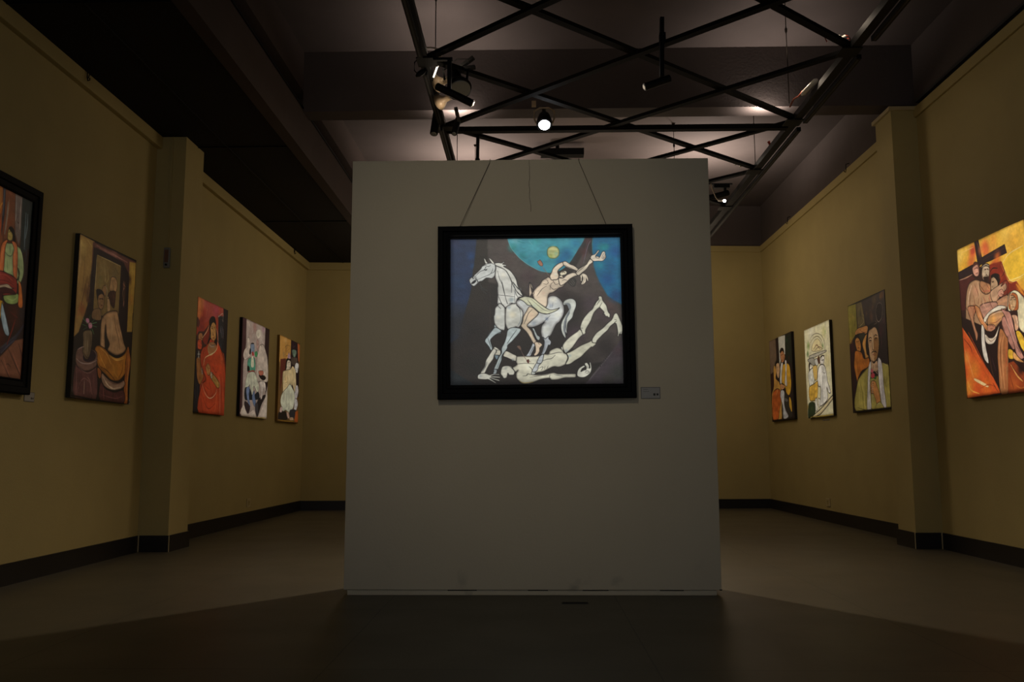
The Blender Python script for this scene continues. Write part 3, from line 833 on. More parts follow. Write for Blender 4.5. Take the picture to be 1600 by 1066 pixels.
L 6a6a60 67:424,370 519,379 601,366
L d8c888 45:358,405 409,468 511,465 628,410
L e8c898 74:380,215 318,273 190,342
L ecdcac 74:621,218 684,282 686,363 610,428 450,471 295,512 255,582
F a8703c 38 1a0e0c 65:45,532 149,523 170,599 269,670 211,734 155,755 81,704 47,608
L b0b0a8 216:93,473 97,522
L a8a8a0 165:201,608 228,656
F c08850 34 1a0e0c 45:326,588 382,556 444,568 480,599 457,652 397,656 352,625
L 5a2c1c 28:362,557 387,594
L c8946a 50:379,545 405,576
F b08848 40 1a0e0c 57:483,622 601,643 756,685 805,729 745,755 612,716 480,668
L c0c0c0 190:504,626 532,670
L 8a2c1c 51:546,560 594,597 680,614 737,558
L ecc8a8 66:230,739 320,812 447,855 569,850 688,804 704,769
L ecc8a8 58:762,649 817,728 856,989
L 8a2c1c 50:331,756 476,781 492,746
L 7a2418 54:245,838 399,937 522,949 682,896
L d88a60 40:719,791 704,907 654,995
L 7a2418 50:310,1007 263,952 212,872
B d86a40 347 0.7:836,492
B d0603c 280 0.7:480,803
B d88848 216 0.7:67,44
B c05060 289 0.7:637,40
B 983028 275 0.7:128,192
B d07060 176 0.7:787,21
L c87058 78:301,25 290,83 260,155
L 983428 77:192,95 182,164 152,223
L d89868 50:45,24 48,113
L 3a4048 71:740,146 768,261
L 8890a0 53:810,174 853,229 848,277
L a08890 47:747,193 765,238
L c8a890 41:800,109 836,130
L 4a4a58 69:729,359 818,375
L e0b078 46:452,213 477,244 475,291
L 8a5a34 46:576,200 605,249 590,291
L 1c1210 40:445,222 477,215 504,217
L 1c1210 40:535,215 572,207
L 1c1210 40:455,234 501,230
L 1c1210 34:542,227 575,222
L e8c088 34:522,223 538,256 555,271
L 9a3424 46:506,315 545,307 571,309
L b8b0a8 50:395,384 480,394 581,379
L 8a8878 39:418,394 502,403 605,388
L c8c098 39:378,403 384,442 449,465
L 3a2a20 40:471,338 513,344
L e8e0c8 34:423,290 437,318
L d8682c 49:99,384 86,419 108,438
L 6a2418 39:146,374 160,406
L 4a201a 44:110,328 133,348 182,354
L 7a2c1c 50:281,424 230,483 219,540
L e07850 69:737,417 834,479 865,536
L d86840 68:622,508 672,550
L 8a2c1c 45:525,562 561,593
L c8c8c0 43:50,499 144,491
L 4a4a48 32:51,509 146,505
L d0a068 43:84,540 94,604 143,673
L 7a5028 39:152,546 190,598
L 6a6a68 28:164,622 271,625
L 6a6a68 28:173,643 275,647
L d8a870 39:367,596 393,633
L 6a3a20 28:344,576 389,605
L 6a3a20 28:401,560 437,591
L 5a5a58 28:476,639 576,621
L 5a5a58 28:499,666 600,637
L d8b070 40:601,648 693,688 761,719
L 7a2818 66:285,714 315,779 423,829
L d8684c 68:530,732 579,775 544,823
L 7a2818 50:447,720 503,757 501,802
L e07858 71:880,635 914,722 953,897
L 8a3020 52:750,789 786,881 776,962
L 7a2818 52:849,726 888,841 896,958
L d8684c 66:337,922 445,974 529,993
L 4a5068 54:11,800 61,879
L 4a4a58 49:77,743 108,823 102,905
@L3 b8a8a0
G 4a2c30 0 - 104:-132,2 127,-8 142,260 69,483 93,964 -69,1075
B 5a3838 215 0.8:83,157
G 301c20 0 - 117:827,-17 999,-16 992,459 1009,605 918,728 855,558 830,357
B c8b8a8 323 0.8:197,33
B a87870 446 0.7:428,46
B d8ccc4 453 0.8:678,129
B b08aa0 283 0.8:749,34
B a89088 383 0.7:285,144
F e0d8c8 0 - 0:484,108 529,68 628,55 673,84 618,137 540,152
L 8a8060 57:571,85 557,133
F d0c4b8 27 6a5a54 75:180,200 234,182 279,244 311,351 205,406 116,425 57,387 86,331 171,278
F b89890 28 5a4440 45:522,171 583,187 594,265 556,292 510,241
F cfc2b6 34 4a3c38 102:629,228 770,200 883,270 956,345 1006,576 735,596 556,609 548,383
L 2a2422 68:689,212 710,224
L 5a7058 57:681,239 697,278
L 241c20 58:810,190 814,219
F 8a9ab0 27 1c1a20 22:307,241 362,226 421,228 447,281 422,317 327,328 303,285
F 20181c 0 - 0:316,234 362,223 420,222 411,231 321,242
F 1c1818 0 - 0:276,294 314,296 315,346 264,350
F b8403c 0 - 0:356,330 382,311 434,339 389,360
F 4a9a64 22 1c2a20 0:460,314 527,296 560,320 525,358 475,351
F 5aa088 33 1c2a26 55:225,415 334,382 469,380 501,479 466,515 296,529 218,503
F e0e0c8 0 - 0:344,381 409,369 450,461 346,475
F 1c2420 0 - 0:215,482 280,481 295,524 222,535
F b84a44 0 - 0:277,528 446,505 468,526 279,547
F d8dcc8 33 3a3a34 88:259,543 467,520 573,585 664,669 640,721 591,731 466,671 439,762 361,755 331,669 243,708 170,713 164,665 208,580
L 5a5a50 32:298,551 258,686
L 5a5a50 33:373,545 389,743
L 5a5a50 33:430,540 524,668
L 3a3a34 33:480,548 629,717
L c8a898 38:414,564 442,634
F 202830 0 - 0:160,708 336,707 440,773 629,717 678,793 332,823 166,822
F 7a8cb0 27 22242c 43:206,711 316,692 309,791 368,887 301,873 235,796
F 7084a8 27 22242c 44:421,774 491,714 518,780 577,860 511,880 438,828
F e0d4c8 0 - 0:136,882 197,933 294,972 497,920 624,998 886,817 967,696 972,992 79,996
F 3a2c30 0 - 0:185,841 358,888 294,967 155,887
F 2a2224 0 - 0:603,831 658,794 877,736 922,756 768,856 632,987 532,890
F 48464c 0 - 0:528,863 624,841 654,919 620,965
F 241a1c 0 - 0:647,534 852,529 918,553 817,584 692,570
F c07460 28 3a201c 33:623,501 783,483 808,516 689,542
L e8e0d0 72:660,567 756,600 879,585 936,534 935,434
L c0a048 69:852,529 896,543
F d8cfc8 28 3a3030 45:676,612 881,602 915,699 828,675 797,764 740,795 749,709
L e8d060 97:133,1002 506,1003 950,987
L e8dcd0 48:158,26 236,49 224,101
L 8a7068 50:350,45 412,77 360,134
L e8e0e0 51:679,141 724,171 768,189
L a07888 46:725,8 791,34
L d8c8c0 44:165,224 205,252 175,310
L 7a645c 38:139,314 129,381 171,420
L a04848 38:94,389 114,403
L d0b8b0 45:701,312 689,381 718,453
L 7a6860 40:781,292 832,368 821,445
L f0e8e0 41:885,293 928,377 935,441
L 4a3c38 40:876,387 903,437
L c8d0e0 33:339,265 364,313
L 2a3040 33:385,254 402,309
L e8e8e0 38:172,431 215,482
L 3a7a60 38:264,422 269,466
L 6ac0a0 33:438,439 431,473
L f0f0e0 38:309,561 293,655 241,686
L 8a8a78 33:339,569 333,680
L f0f0e0 39:417,585 422,702
L f0f0e0 39:514,584 582,663
L 6a6a60 33:554,592 624,672
L d8a890 34:684,514 767,513
L e8e0dc 40:739,624 767,680
L 8a7a78 40:820,613 848,669
L c0a8a8 44:315,988 423,951 518,936
L e8dcd8 51:774,907 849,847 922,756
@L4 7a5c34
G c89850 0 - 87:-73,-18 524,-20 556,235 119,276 -29,334
B d8b078 345 0.8:271,32
B a87c44 339 0.8:330,141
B a8885c 339 0.8:201,212
L 7a5a38 56:236,128 348,88 489,84
L 7a5a38 46:356,156 470,115
L 4a3018 56:295,225 385,205
L e8c070 78:53,18 41,272 71,427
G 6a3028 0 - 89:52,282 297,248 357,358 168,487 78,661
G 2c1a22 0 - 93:530,-8 862,2 925,201 997,363 1009,665 660,685 533,237
B 4a2030 234 0.8:629,40
L 7a5a6a 47:631,56 659,77 754,50
G b8683a 0 - 96:863,8 1032,13 1034,239 927,218
F 6a8070 29 20201e 34:603,125 711,102 826,114 794,165 748,194 673,195
L d8e0c8 58:717,149 734,183
F 5a4c44 29 1c1614 35:578,216 723,196 874,194 856,255 710,298 586,280
F e0e0e0 36 2a2426 83:782,274 855,250 959,265 929,339 896,378 794,368 761,312
F d8ccb8 34 1c1614 57:369,265 463,255 549,271 545,342 478,382 338,388 353,323
F 1c1614 0 - 0:324,274 389,239 532,232 535,255 416,260 352,312 357,358 291,380
L 2a1a14 40:396,291 512,274
L 5a3a30 40:474,342 520,332
F b89aa8 0 - 0:387,217 463,163 530,226 413,237
F e0cca0 39 2a2018 111:183,428 292,392 547,353 639,310 739,325 820,378 861,602 775,619 643,539 588,688 267,740 200,569
L c89a3a 113:299,448 354,518
L b8883a 82:644,351 676,419
L 8a5a20 45:311,539 425,519
L 5a5a4c 35:552,399 547,545
F d8dcc8 40 2a2a24 124:233,647 410,585 545,535 672,579 775,621 810,695 770,780 704,835 540,878 374,861 240,883 165,819 113,766 149,697
L 6a7060 39:261,691 230,805
L 7a8070 40:391,626 393,826
L 7a8070 40:481,591 529,791 466,851
L 7a8070 40:627,612 673,784
L f0ecd0 46:556,627 601,788
L d8b080 67:258,577 279,747
L e8d8a0 56:398,865 540,878 656,844
F dcd8dc 36 2a2426 71:841,539 941,532 975,608 909,690 810,695 800,619
F d8d8dc 36 2a2426 71:811,702 911,702 969,765 878,846 790,838 795,779
F 241c18 0 - 0:63,896 376,878 457,966 51,974 28,958
F d8bcb8 28 2a1a18 33:143,831 211,829 185,891 95,889 103,856
F c8a898 29 2a1a18 23:422,881 517,884 559,940 502,953 440,921
F 38383c 0 - 0:561,859 728,834 904,845 815,943 596,939
F c0a080 0 - 0:583,939 740,934 756,962 599,967
G b8622c 0 - 93:855,859 1055,827 1022,984 820,984
L c8a040 89:31,986 389,986 770,979
L a8782c 98:11,650 17,870 -13,981
L e0bc80 51:155,23 186,88
L 8a6840 46:388,37 347,82 258,114
L a88450 46:425,143 479,196
L 6a4828 45:227,232 214,313 176,373
L 8a3a2c 50:124,321 147,404
L f0f0e8 35:809,283 863,315 855,351
L 6a6468 29:788,321 903,330
L f0e8e0 34:410,307 427,346
L 8a7a60 34:318,407 258,480
L f0ecd8 46:478,382 489,462 519,518
L a09a88 34:573,375 587,484
L e8e0d0 47:743,361 778,441 793,558
L 8a7c60 35:694,364 710,493
L e0a850 40:393,446 421,496
@R0 3a201c
G e8b848 0 - 72:-29,-4 300,-2 358,-8 1099,8 1076,465 798,403 643,290 451,179 -11,160 -40,55
B f0c860 531 0.8:67,63
B e8ac38 531 0.8:114,144
B d8603c 349 0.95:254,61
B d8663a 349 0.8:221,127
B d8683c 338 0.95:444,62
B d86a40 338 0.8:464,100
B e8a040 333 0.8:568,40
B f0c058 591 0.8:797,52
B e0a048 333 0.7:573,92
B c8502c 382 0.95:578,212
B b84a28 382 0.95:546,246
B e8b040 483 0.8:846,117
G 8a2f1c 0 - 67:490,186 659,193 812,318 966,449 957,501 722,414 633,345 513,281
G 542622 0 - 72:-19,208 221,210 297,269 125,426 -8,409
G 2f1d20 29 160c0c 46:287,-11 354,-3 391,121 725,101 747,158 507,165 370,165 223,199 4,205 -10,154 218,143 318,143
G ecc040 0 - 65:676,210 764,173 981,159 1074,151 1040,355 959,353 759,337 718,291
L f4dc90 49:669,211 776,169 958,155
L c87838 64:655,214 707,284 759,342 868,338
L f4dc90 38:680,218 773,334 927,337
B e8a83c 312 0.8:896,386
L e09030 116:840,366 933,445
F 8a3c2c 33 1a0c0a 0:633,345 688,320 735,339 698,410 597,407
F 5a2f2a 35 150a0a 46:229,164 263,134 305,136 343,165 342,212 315,238 268,230 231,194
F d8a08a 29 150a0a 35:235,165 274,154 316,155 331,193 318,226 276,225 244,202
L 4a201a 34:278,173 320,173
L 4a201a 35:278,208 314,208
F bb9370 41 150a0a 116:136,275 244,244 340,265 389,302 477,338 484,379 513,440 532,480 81,680 81,421
F b8845e 34 150a0a 92:340,265 432,290 482,310 481,356 405,362 330,321
B d8a080 286 0.8:259,317
L 6a3420 46:253,275 297,352 287,409
L e0b494 46:195,277 135,364 111,421
F d0b89c 34 150a0a 56:367,188 411,172 477,183 487,219 471,257 432,285 393,273 371,240
F 2a1612 0 - 0:359,192 384,167 452,170 490,186 492,209 462,192 395,187 366,234 349,208
L e8dcc0 40:375,183 437,176 489,194
L 4a201a 39:412,201 473,209
L 4a201a 34:436,223 438,252
F 2a1612 0 - 0:390,250 438,252 464,261 432,290 400,277
F b89878 33 150a0a 44:499,290 509,268 542,268 589,298 589,338 540,364 495,352 488,317
F 1c1010 0 - 0:504,257 558,252 620,270 634,300 597,334 582,304 542,274 508,275
L 3a1a14 34:504,297 537,299
F c8a080 33 150a0a 55:474,360 597,334 662,327 633,345 698,338 704,372 638,390 568,425 514,435
F d09880 27 150a0a 33:590,372 643,364 663,394 622,410 586,394
L e0b090 43:670,350 699,333
F c09070 33 150a0a 44:513,440 621,415 722,414 713,467 658,496 533,476
F e8dcb8 32 150a0a 64:722,414 787,396 845,405 899,439 927,475 920,654 832,623 824,526 779,512 707,503
F b86a3c 32 150a0a 32:734,415 785,407 841,431 849,486 826,518 721,496
F c8a47c 27 150a0a 32:737,432 782,423 820,450 813,487 779,512 744,504
L 3a1a14 42:749,434 803,437
L 3a1a14 32:758,489 793,495
G 2a1816 0 - 71:-14,447 305,546 589,601 679,808 893,878 864,1054 520,1004 78,698
G d8602c 0 - 71:3,523 121,620 256,749 435,894 523,989 12,996 4,692
B e89038 572 0.9:144,822
B f0a840 472 0.8:38,932
B e07830 451 0.8:321,937
B f0a048 354 0.8:43,731
L 8a3a20 71:20,603 113,666 136,703
L b04820 70:100,570 258,738 375,862
F f8d8a0 29 c06a30 0:157,875 336,927 326,943 154,893
F b88060 41 150a0a 83:114,404 256,423 202,487 219,554 247,598 219,641 198,592 155,504
F c88858 35 150a0a 58:230,408 309,442 340,504 387,549 446,596 392,596 319,548 259,488
F c0907c 40 150a0a 80:313,419 542,427 559,474 453,483 378,520 341,498
F f0e4d0 34 150a0a 34:353,511 426,480 536,460 613,460 686,481 609,487 504,490 421,508 369,536
F e0d8cc 34 150a0a 45:312,547 348,574 347,665 379,794 311,754 292,660
F cc9a6c 39 150a0a 90:405,523 451,495 609,487 692,514 688,541 597,557 514,587 446,596 411,570
B f0b060 277 0.8:484,533
F c0886c 28 150a0a 34:399,562 453,557 504,569 507,592 445,602 400,592
F e8d8c4 34 150a0a 56:356,609 412,638 492,636 568,577 548,614 486,674 405,680 355,655
L 8a6a50 39:374,629 435,663 518,643
F c08878 38 150a0a 76:612,543 652,531 704,592 741,667 766,729 727,741 655,664 610,592
F c89080 38 150a0a 76:610,482 682,502 729,519 756,571 778,655 803,722 852,780 866,802 824,809 770,773 746,706 699,624 663,543
L 8a5a4c 38:700,542 747,625 771,697
F b87a4c 44 150a0a 98:562,614 602,603 656,653 674,698 623,994 516,988 509,849 514,739
L e8b080 49:590,635 540,740 541,962
L 8a4a2c 48:631,656 593,800
L c85a38 75:655,696 626,831
F e8b840 32 150a0a 43:667,736 726,747 731,796 665,788
F e0a868 32 150a0a 42:737,754 802,797 862,828 810,824 731,796
F ecc040 32 150a0a 42:786,645 840,646 899,710 888,773 836,736
F d8a888 32 150a0a 32:749,538 820,552 826,622 782,634 768,573
G a04a24 0 - 64:653,816 727,812 888,909 869,1023 622,999
B c86830 370 0.8:705,945
L e0a860 85:688,830 760,900 825,937
B 2a1412 260 0.9:814,862
B f4d070 359 0.7:24,48
B c84a34 195 0.8:263,50
B e0804c 225 0.7:373,71
B f0c860 322 0.6:737,28
B d87030 277 0.8:614,157
B 9a3420 222 0.8:538,217
B c85a30 164 0.7:643,285
L 5a2418 65:643,290 697,266 677,235
L f8e4a0 43:736,327 881,329 954,320
L c8a088 48:-3,207 118,211 222,204
L 8a5a4a 46:327,4 359,69 365,117
L 4a2a2c 56:402,141 566,130 734,122
L e8c8ac 70:202,273 148,330 124,386
L 6a3a24 46:182,305 155,379 169,423
L 7a4028 46:220,341 231,401 211,434
L e8c4a0 51:297,269 314,331 292,375
L 6a3420 46:322,285 382,335 399,361
L 8a4a34 39:418,289 464,336
L c86a58 51:368,339 449,345 475,355
L b84a3c 39:376,375 397,413
L c85a50 44:457,375 466,405
L 7a3c30 39:442,390 474,440 496,466
L e0b090 56:349,365 368,420 403,453
L 7a3c30 34:332,392 337,439
L 5a2c24 34:258,175 291,174
L 5a2c24 34:301,176 322,183
L e8b8a0 41:298,181 301,200
L 2a1612 46:268,224 302,235 330,222
L e8dcc8 33:447,201 449,224 438,234
L 2a1612 34:412,207 438,207
L 2a1612 34:456,210 478,217
L 2a1612 39:412,245 440,243 462,255
L 8a5a4c 34:376,212 384,248 401,268
L 1c1010 28:510,303 536,303
L 8a5a44 28:500,325 521,335
L d8b898 33:523,305 510,320
L f0e8c8 43:725,469 752,418 798,398 855,417
L b0683c 36:835,430 845,474 829,504
L 2a1410 32:741,446 766,445
L 2a1410 32:790,448 815,454
L 8a5a3c 32:775,449 764,474 775,482
L 8a3a28 39:586,394 568,425
L 5a2a20 32:670,350 679,374
L 5a2a20 32:689,348 698,371
L e8c0a0 33:504,410 574,392 602,374
L d8a070 44:564,447 668,439 698,410
L e8b890 51:268,436 313,500 374,548
L d8a880 47:155,421 179,496 214,582
L 6a3a24 41:199,421 208,493
L f0d8c0 39:448,505 556,496 632,501
L a86848 50:427,548 520,554 600,536
L 7a4434 33:425,565 465,564 490,576
L 7a4434 34:435,584 475,585
L e8c0b0 43:651,542 700,614 747,695
L 6a4038 38:607,576 637,618
L e0b0a4 43:711,549 758,631 795,700
L 5a3430 37:784,731 820,761 829,778
L 7a5a50 32:798,754 813,766
L e8d8c8 34:330,566 333,665 345,757
L 9a8a7c 34:357,563 348,654
L d8c0a8 34:376,617 423,656 478,645
L e8a878 55:621,638 578,744 578,964
L 7a4020 44:576,678 547,775 554,886
L a85a34 48:635,705 602,857 601,976
L f0a060 59:22,681 92,789 134,879
L c86028 70:136,703 248,795 357,883
L f4b458 70:32,885 79,946 203,977
L b84c20 57:223,944 349,928 453,945
L 7a3820 50:418,921 474,974
L e87c38 71:30,549 146,645 243,748
L 6a2c1c 48:679,808 721,854 827,926
L c87838 63:727,952 796,976 855,969
L 8a4020 64:665,893 700,971
L f8ecd0 37:797,549 814,584 821,617
L b8683c 37:848,663 888,710
L 5a3a2a 56:396,739 409,813 436,888
L 4a2c34 67:431,764 469,846
L 7a3018 70:210,399 232,437 221,460
L 3a1a14 59:105,324 81,381 103,423
L f4c878 53:73,33 192,32 266,33
L 2a1412 68:496,232 538,217 601,227
L 5a2a20 49:625,388 674,407 724,403
@R1 2c2024
G 8a8034 0 - 83:-22,-9 248,0 245,239 171,300 -9,368
B 9a8838 230 0.8:91,113
B 7a6428 230 0.8:119,281
B a87838 287 0.7:53,333
L 5a5a20 40:121,153 121,270
G 6a5c3c 0 - 79:256,7 398,11 445,149 464,242 262,240
B 4a4430 226 0.9:345,118
L 8a7c50 45:379,26 413,133 445,149 449,230
L 1c1814 45:239,-1 245,239
G 3a3030 0 - 79:398,11 656,10 991,8 1033,132 948,281 730,253 532,250 472,198
B 5a4a34 376 0.9:732,49
B 7a5028 317 0.8:925,36
B 4a3a34 328 0.8:619,128
B 6a4a38 273 0.7:643,187
G 33181f 0 - 82:-9,368 161,356 182,454 105,699 187,963 25,962
B 4a2024 291 0.8:79,406
B 3c1c26 475 0.8:877,326
F 241a1e 43 8a7a70 0:761,158 803,104 867,97 919,121 920,180 884,235 819,250 768,219
L a89484 37:767,176 782,232 826,254 893,230
L 5a4a48 42:976,193 954,239 920,256
F c08850 40 1a100e 68:185,266 252,245 378,243 514,249 535,284 487,318 316,296 189,296
F 221a16 0 - 0:135,353 170,305 263,292 453,309 357,366 357,472 370,606 288,465 241,423
F 3a3a2c 0 - 0:296,302 452,314 374,368 324,351
F c88844 40 1a100e 57:172,346 230,323 290,347 324,408 297,457 235,456 189,406
L 3a1a10 40:196,366 268,362
L 5a2414 34:224,421 277,421
F d09850 33 1a100e 44:370,391 467,327 534,341 524,451 472,614 409,477
F b8702c 46 1a100e 103:129,493 166,438 323,465 383,527 519,535 506,611 312,635 196,695 172,728 105,584
L 7a3c18 45:242,526 274,655
L e0a85c 40:158,484 159,588 176,705
F caa47c 49 1a100e 120:523,351 557,299 626,290 709,283 769,312 797,387 791,467 749,528 710,568 627,583 565,561 533,496 520,423
F 9a7044 0 - 0:667,383 773,384 785,456 749,528 661,575 658,493
F 1f1718 0 - 0:504,314 565,255 667,240 776,264 831,321 849,403 820,481 780,488 802,403 767,323 709,283 593,286 545,320 524,395 541,497 473,502 452,416
B 3c2020 134 0.8:816,319
L e4c89c 49:673,301 636,374 648,453 645,474
L 1a100e 44:544,375 597,364 628,379
L 1a100e 44:678,373 713,355 759,366
L 1a100e 66:551,387 609,393
L 1a100e 64:692,386 756,388
L 1a100e 44:634,385 630,462 667,488
L 1a100e 48:600,497 658,493 721,504
L 8a4a3c 44:621,516 687,517
F c0a080 38 1a100e 44:564,564 642,593 725,578 736,660 614,661 553,629
F b0a458 56 1a100e 169:160,747 252,679 382,638 506,608 557,602 576,687 753,699 831,609 923,617 1015,651 1039,825 1027,991 93,991
B c8b868 278 0.8:306,780
B 8a8040 264 0.8:883,762
L 5a5424 51:230,706 297,835 308,976
L 5a5424 50:394,672 365,951
L 5a5424 42:937,713 926,965
L d0c488 42:997,718 984,978
L d8c890 37:847,607 980,643
F d4d0cc 44 1a1816 77:537,573 569,581 549,657 509,792 511,985 400,992 443,788 484,635
F dcd6d6 43 1a1816 75:751,564 806,569 843,631 860,814 892,990 799,992 758,862 737,699
L 8a8684 32:786,595 806,757 832,983
L 8a8684 33:524,605 449,954
F c84858 32 2a1216 32:552,685 596,671 643,686 639,713 587,720 554,707
F d8707c 0 - 0:550,646 601,638 613,667 563,668
F 3a6a3a 0 - 0:639,713 687,711 676,732 628,729
F 3a6a3a 0 - 0:540,706 564,719 529,721
L d8c0a0 48:663,660 722,692
L d8c0a0 38:696,658 733,677
F c88c54 44 1a100e 66:521,770 568,740 648,751 690,792 742,861 747,931 664,948 624,897 583,852 525,848 524,804
L 5a2c14 38:538,771 613,766
L 5a2c14 38:524,804 600,798
L 5a2c14 38:535,838 586,830
L e0e0d8 43:586,731 553,932
F b8ac60 32 1a100e 32:647,953 747,931 830,993 640,995
L e0d8a8 43:656,953 729,940
B 9a9040 233 0.7:63,50
B b09848 172 0.7:145,120
B 6a6028 172 0.8:188,197
L c0b060 52:32,10 44,167 52,344
L 6a6024 46:197,34 212,164 160,251
L 8a8460 51:324,29 330,99 296,199
L a8986c 45:410,156 436,205 308,234
L 2a2620 56:348,101 375,151 352,182
B 5a4030 167 0.8:516,141
B 6a5038 161 0.7:689,109
B 7a5a30 158 0.8:892,46
B 4c2c34 211 0.8:951,260
B 4a2430 211 0.8:842,354
L 6a3a48 42:842,354 860,432 828,482
L 3a3438 44:621,111 653,121
L 8a7468 38:734,231 761,257 696,260
L e8d0a8 49:604,315 639,363 640,408
L e8d0a8 44:548,409 547,464 576,490
L 5a3824 38:539,358 550,398 536,430
L 1a100e 49:542,367 581,360 615,372
L 1a100e 48:676,365 722,353 768,367
L 1a100e 55:555,391 585,386 611,397
L 1a100e 54:692,389 725,384 755,393
L 6a4428 38:557,402 606,407
L 6a4428 38:693,400 745,402
L f0dcb4 38:656,387 650,442 640,463
L 5a3420 38:616,466 644,480 677,478
L 1a100e 64:591,500 634,490 658,494
L 1a100e 66:661,494 698,494 728,510
L a85a4c 43:617,519 653,518 690,520
L d8b088 43:633,545 683,538
L 6a4a34 44:569,534 597,564 644,579
L d89858 40:234,249 358,252 477,272
L 5a2c1c 40:304,257 387,290 472,305
L e0a868 40:201,338 270,357 289,404
L 1c120e 34:188,356 226,354
L 1c120e 34:249,354 283,361
L 8a3c20 34:228,415 268,417
L 8a5a30 34:242,365 232,393 248,401
L d8b060 39:387,393 416,429 443,477
L e0903c 51:234,465 242,524 250,582
L 7a3c18 46:172,512 212,601 237,661
L 7a3c18 39:335,498 360,557 389,593
L d8a850 40:150,538 178,645 186,703
L d8cc88 51:246,719 210,831 200,944
L 6a6028 44:275,755 297,835 296,892
L d0c078 51:376,671 341,781 348,950
L 4a4820 39:443,631 409,786 379,952
L d8cc88 47:898,668 908,796 928,955
L 5a5424 42:870,655 898,763 926,871
L 7a7030 42:990,760 1001,875 994,968
L f0ecea 44:550,596 493,736 449,954
L 7a7674 33:552,740 508,903
L f4f0f0 48:780,583 815,704 849,973
L 7a7678 32:806,612 837,760 842,919
L 8a5a3c 38:622,607 625,646
L e0c098 38:593,594 593,644
L 3a2418 38:660,676 729,698
L e0a870 38:581,763 591,797 619,826
L 5a2c14 33:543,789 602,781
L 5a2c14 33:522,821 580,819
L 5a2c14 33:541,854 583,849
L e0a870 43:660,780 695,858 718,913
L e08890 33:585,684 611,678 626,690
L 8a2038 32:574,702 613,717
L 1c1a14 44:496,974 607,995 704,998
L 3a3820 52:136,953 359,985 606,1003
L 120c0a 152:-4,-1 433,11 1024,2
L 120c0a 130:-9,-2 -3,339 9,438
L 120c0a 135:1024,2 1045,240 1042,538
L 120c0a 233:-5,407 12,702 57,989
L 120c0a 135:1046,512 1047,774 1042,991
L 120c0a 230:57,989 574,998 1041,994
@R2 d8d2b0
B e0dcc8 771 0.8:283,36
B d0cc90 527 0.8:787,106
B d8cc98 621 0.8:882,424
B e0dcb8 621 0.8:883,634
B 8aa060 333 0.9:153,192
B 5a7a48 247 0.9:117,278
B 7a9a60 211 0.8:725,250
B 98a878 167 0.7:842,113
L 5a5040 44:224,143 315,97 518,92 705,140 787,214 810,301
L 6a6040 55:262,169 392,127 552,128 679,180 723,261
L 7a7048 44:166,238 226,176 310,129
F dccfa0 33 6a5a48 0:287,261 384,170 547,155 672,223 680,288
L 8a6a50 87:371,247 497,216 606,270
L 6a5040 54:407,272 571,245 720,282
F b8b4a4 44 4a443c 0:195,308 791,305 795,327 273,343
B a8a494 325 0.9:352,355
F c8c8c0 43 3a342e 0:391,370 490,368 521,425 458,442 403,416
F 5a3a2a 0 - 0:490,368 574,343 587,420 539,427
F 9a988c 44 3a342e 0:105,345 354,345 379,435 183,385
F e0dcd0 44 2a241e 44:158,406 222,400 265,437 231,467 163,451
F 3a342e 0 - 0:139,393 216,388 183,430 137,483
F d8d8cc 56 2a241e 89:125,482 336,454 361,544 306,628 158,652 109,571
F d0a848 44 3a2a14 88:114,661 326,629 469,617 419,788 274,813 113,795
L 6a4a18 44:217,667 178,776
L 6a4a18 44:344,642 298,793
F d4b468 44 3a2a14 0:296,450 458,442 456,573 353,587
F e0dcd4 43 2a241e 43:607,378 707,355 763,382 731,432 651,458 600,421
L 2a241e 64:590,366 689,349 774,361
L 3a2a1e 64:654,398 737,400
F e6e4dc 54 2a2622 129:487,510 595,443 746,460 808,534 846,643 937,753 863,759 799,702 816,819 579,882 525,858 574,689 480,661
L 6a6862 43:669,470 678,524 770,542 797,491
L 6a6862 43:671,566 606,840
L 6a6862 43:557,558 554,688
L c8a070 62:904,730 954,754
F dad8cc 43 2a241e 43:336,806 398,798 418,907 336,926
F dad8cc 43 2a241e 43:457,801 533,815 521,879 462,888
F 2c3a22 0 - 0:64,837 311,837 311,958 163,986 16,991
B 4a5a30 164 0.8:178,898
B a88438 224 0.8:16,869
F c8b890 66 2a2218 88:162,991 575,903 1021,784 1025,819 606,947 406,983
L f0e8c8 55:247,977 611,916 999,807
L d8c050 77:121,989 599,992 1005,988
L 6a6248 44:104,356 35,633 19,969
L 9a7a48 57:-33,401 -3,856
@R3 2a1c1c
G 7a6450 0 - 92:-18,-6 307,-2 320,249 201,386 17,416 -12,159
B 8a7460 340 0.7:154,118
B 6a5444 342 0.7:79,307
G d0cec0 0 - 88:437,-4 736,11 713,234 566,251 447,341 447,205
G 20281e 0 - 86:748,13 985,20 988,368 762,304 718,124
B 2f5a3a 214 0.8:798,79
B 3f4a3a 214 0.6:844,171
B 5a2a24 212 0.8:864,292
G 1c1214 0 - 84:985,16 1082,16 1057,1015 927,1010 972,473
G 3a1e1c 0 - 91:-6,415 198,409 127,574 3,647
F c8984c 57 1a100e 91:162,349 277,325 311,384 252,481 395,537 461,653 450,984 20,969 18,694 150,565
F c0642c 57 1a100e 160:41,695 209,615 402,627 468,742 363,869 282,978 43,970
L e0a050 68:148,587 34,741 68,948
L 7a3418 67:239,707 163,906
L e8c080 66:342,601 242,684
F d8b084 45 1a100e 67:300,315 389,301 446,352 433,428 380,491 302,440
F 1c1412 0 - 0:238,299 307,271 413,287 450,318 388,307 300,315 270,370
F b88058 44 1a100e 44:488,210 578,175 656,205 696,265 639,314 555,317 501,268
F 1c1412 0 - 0:473,175 542,143 643,160 674,218 598,183 499,200
L 1c1412 54:580,291 539,293
L 1c1412 44:528,231 633,225
F d8a838 55 1a100e 132:571,352 756,342 870,379 911,489 909,628 817,719 702,690 636,598 499,545 496,434
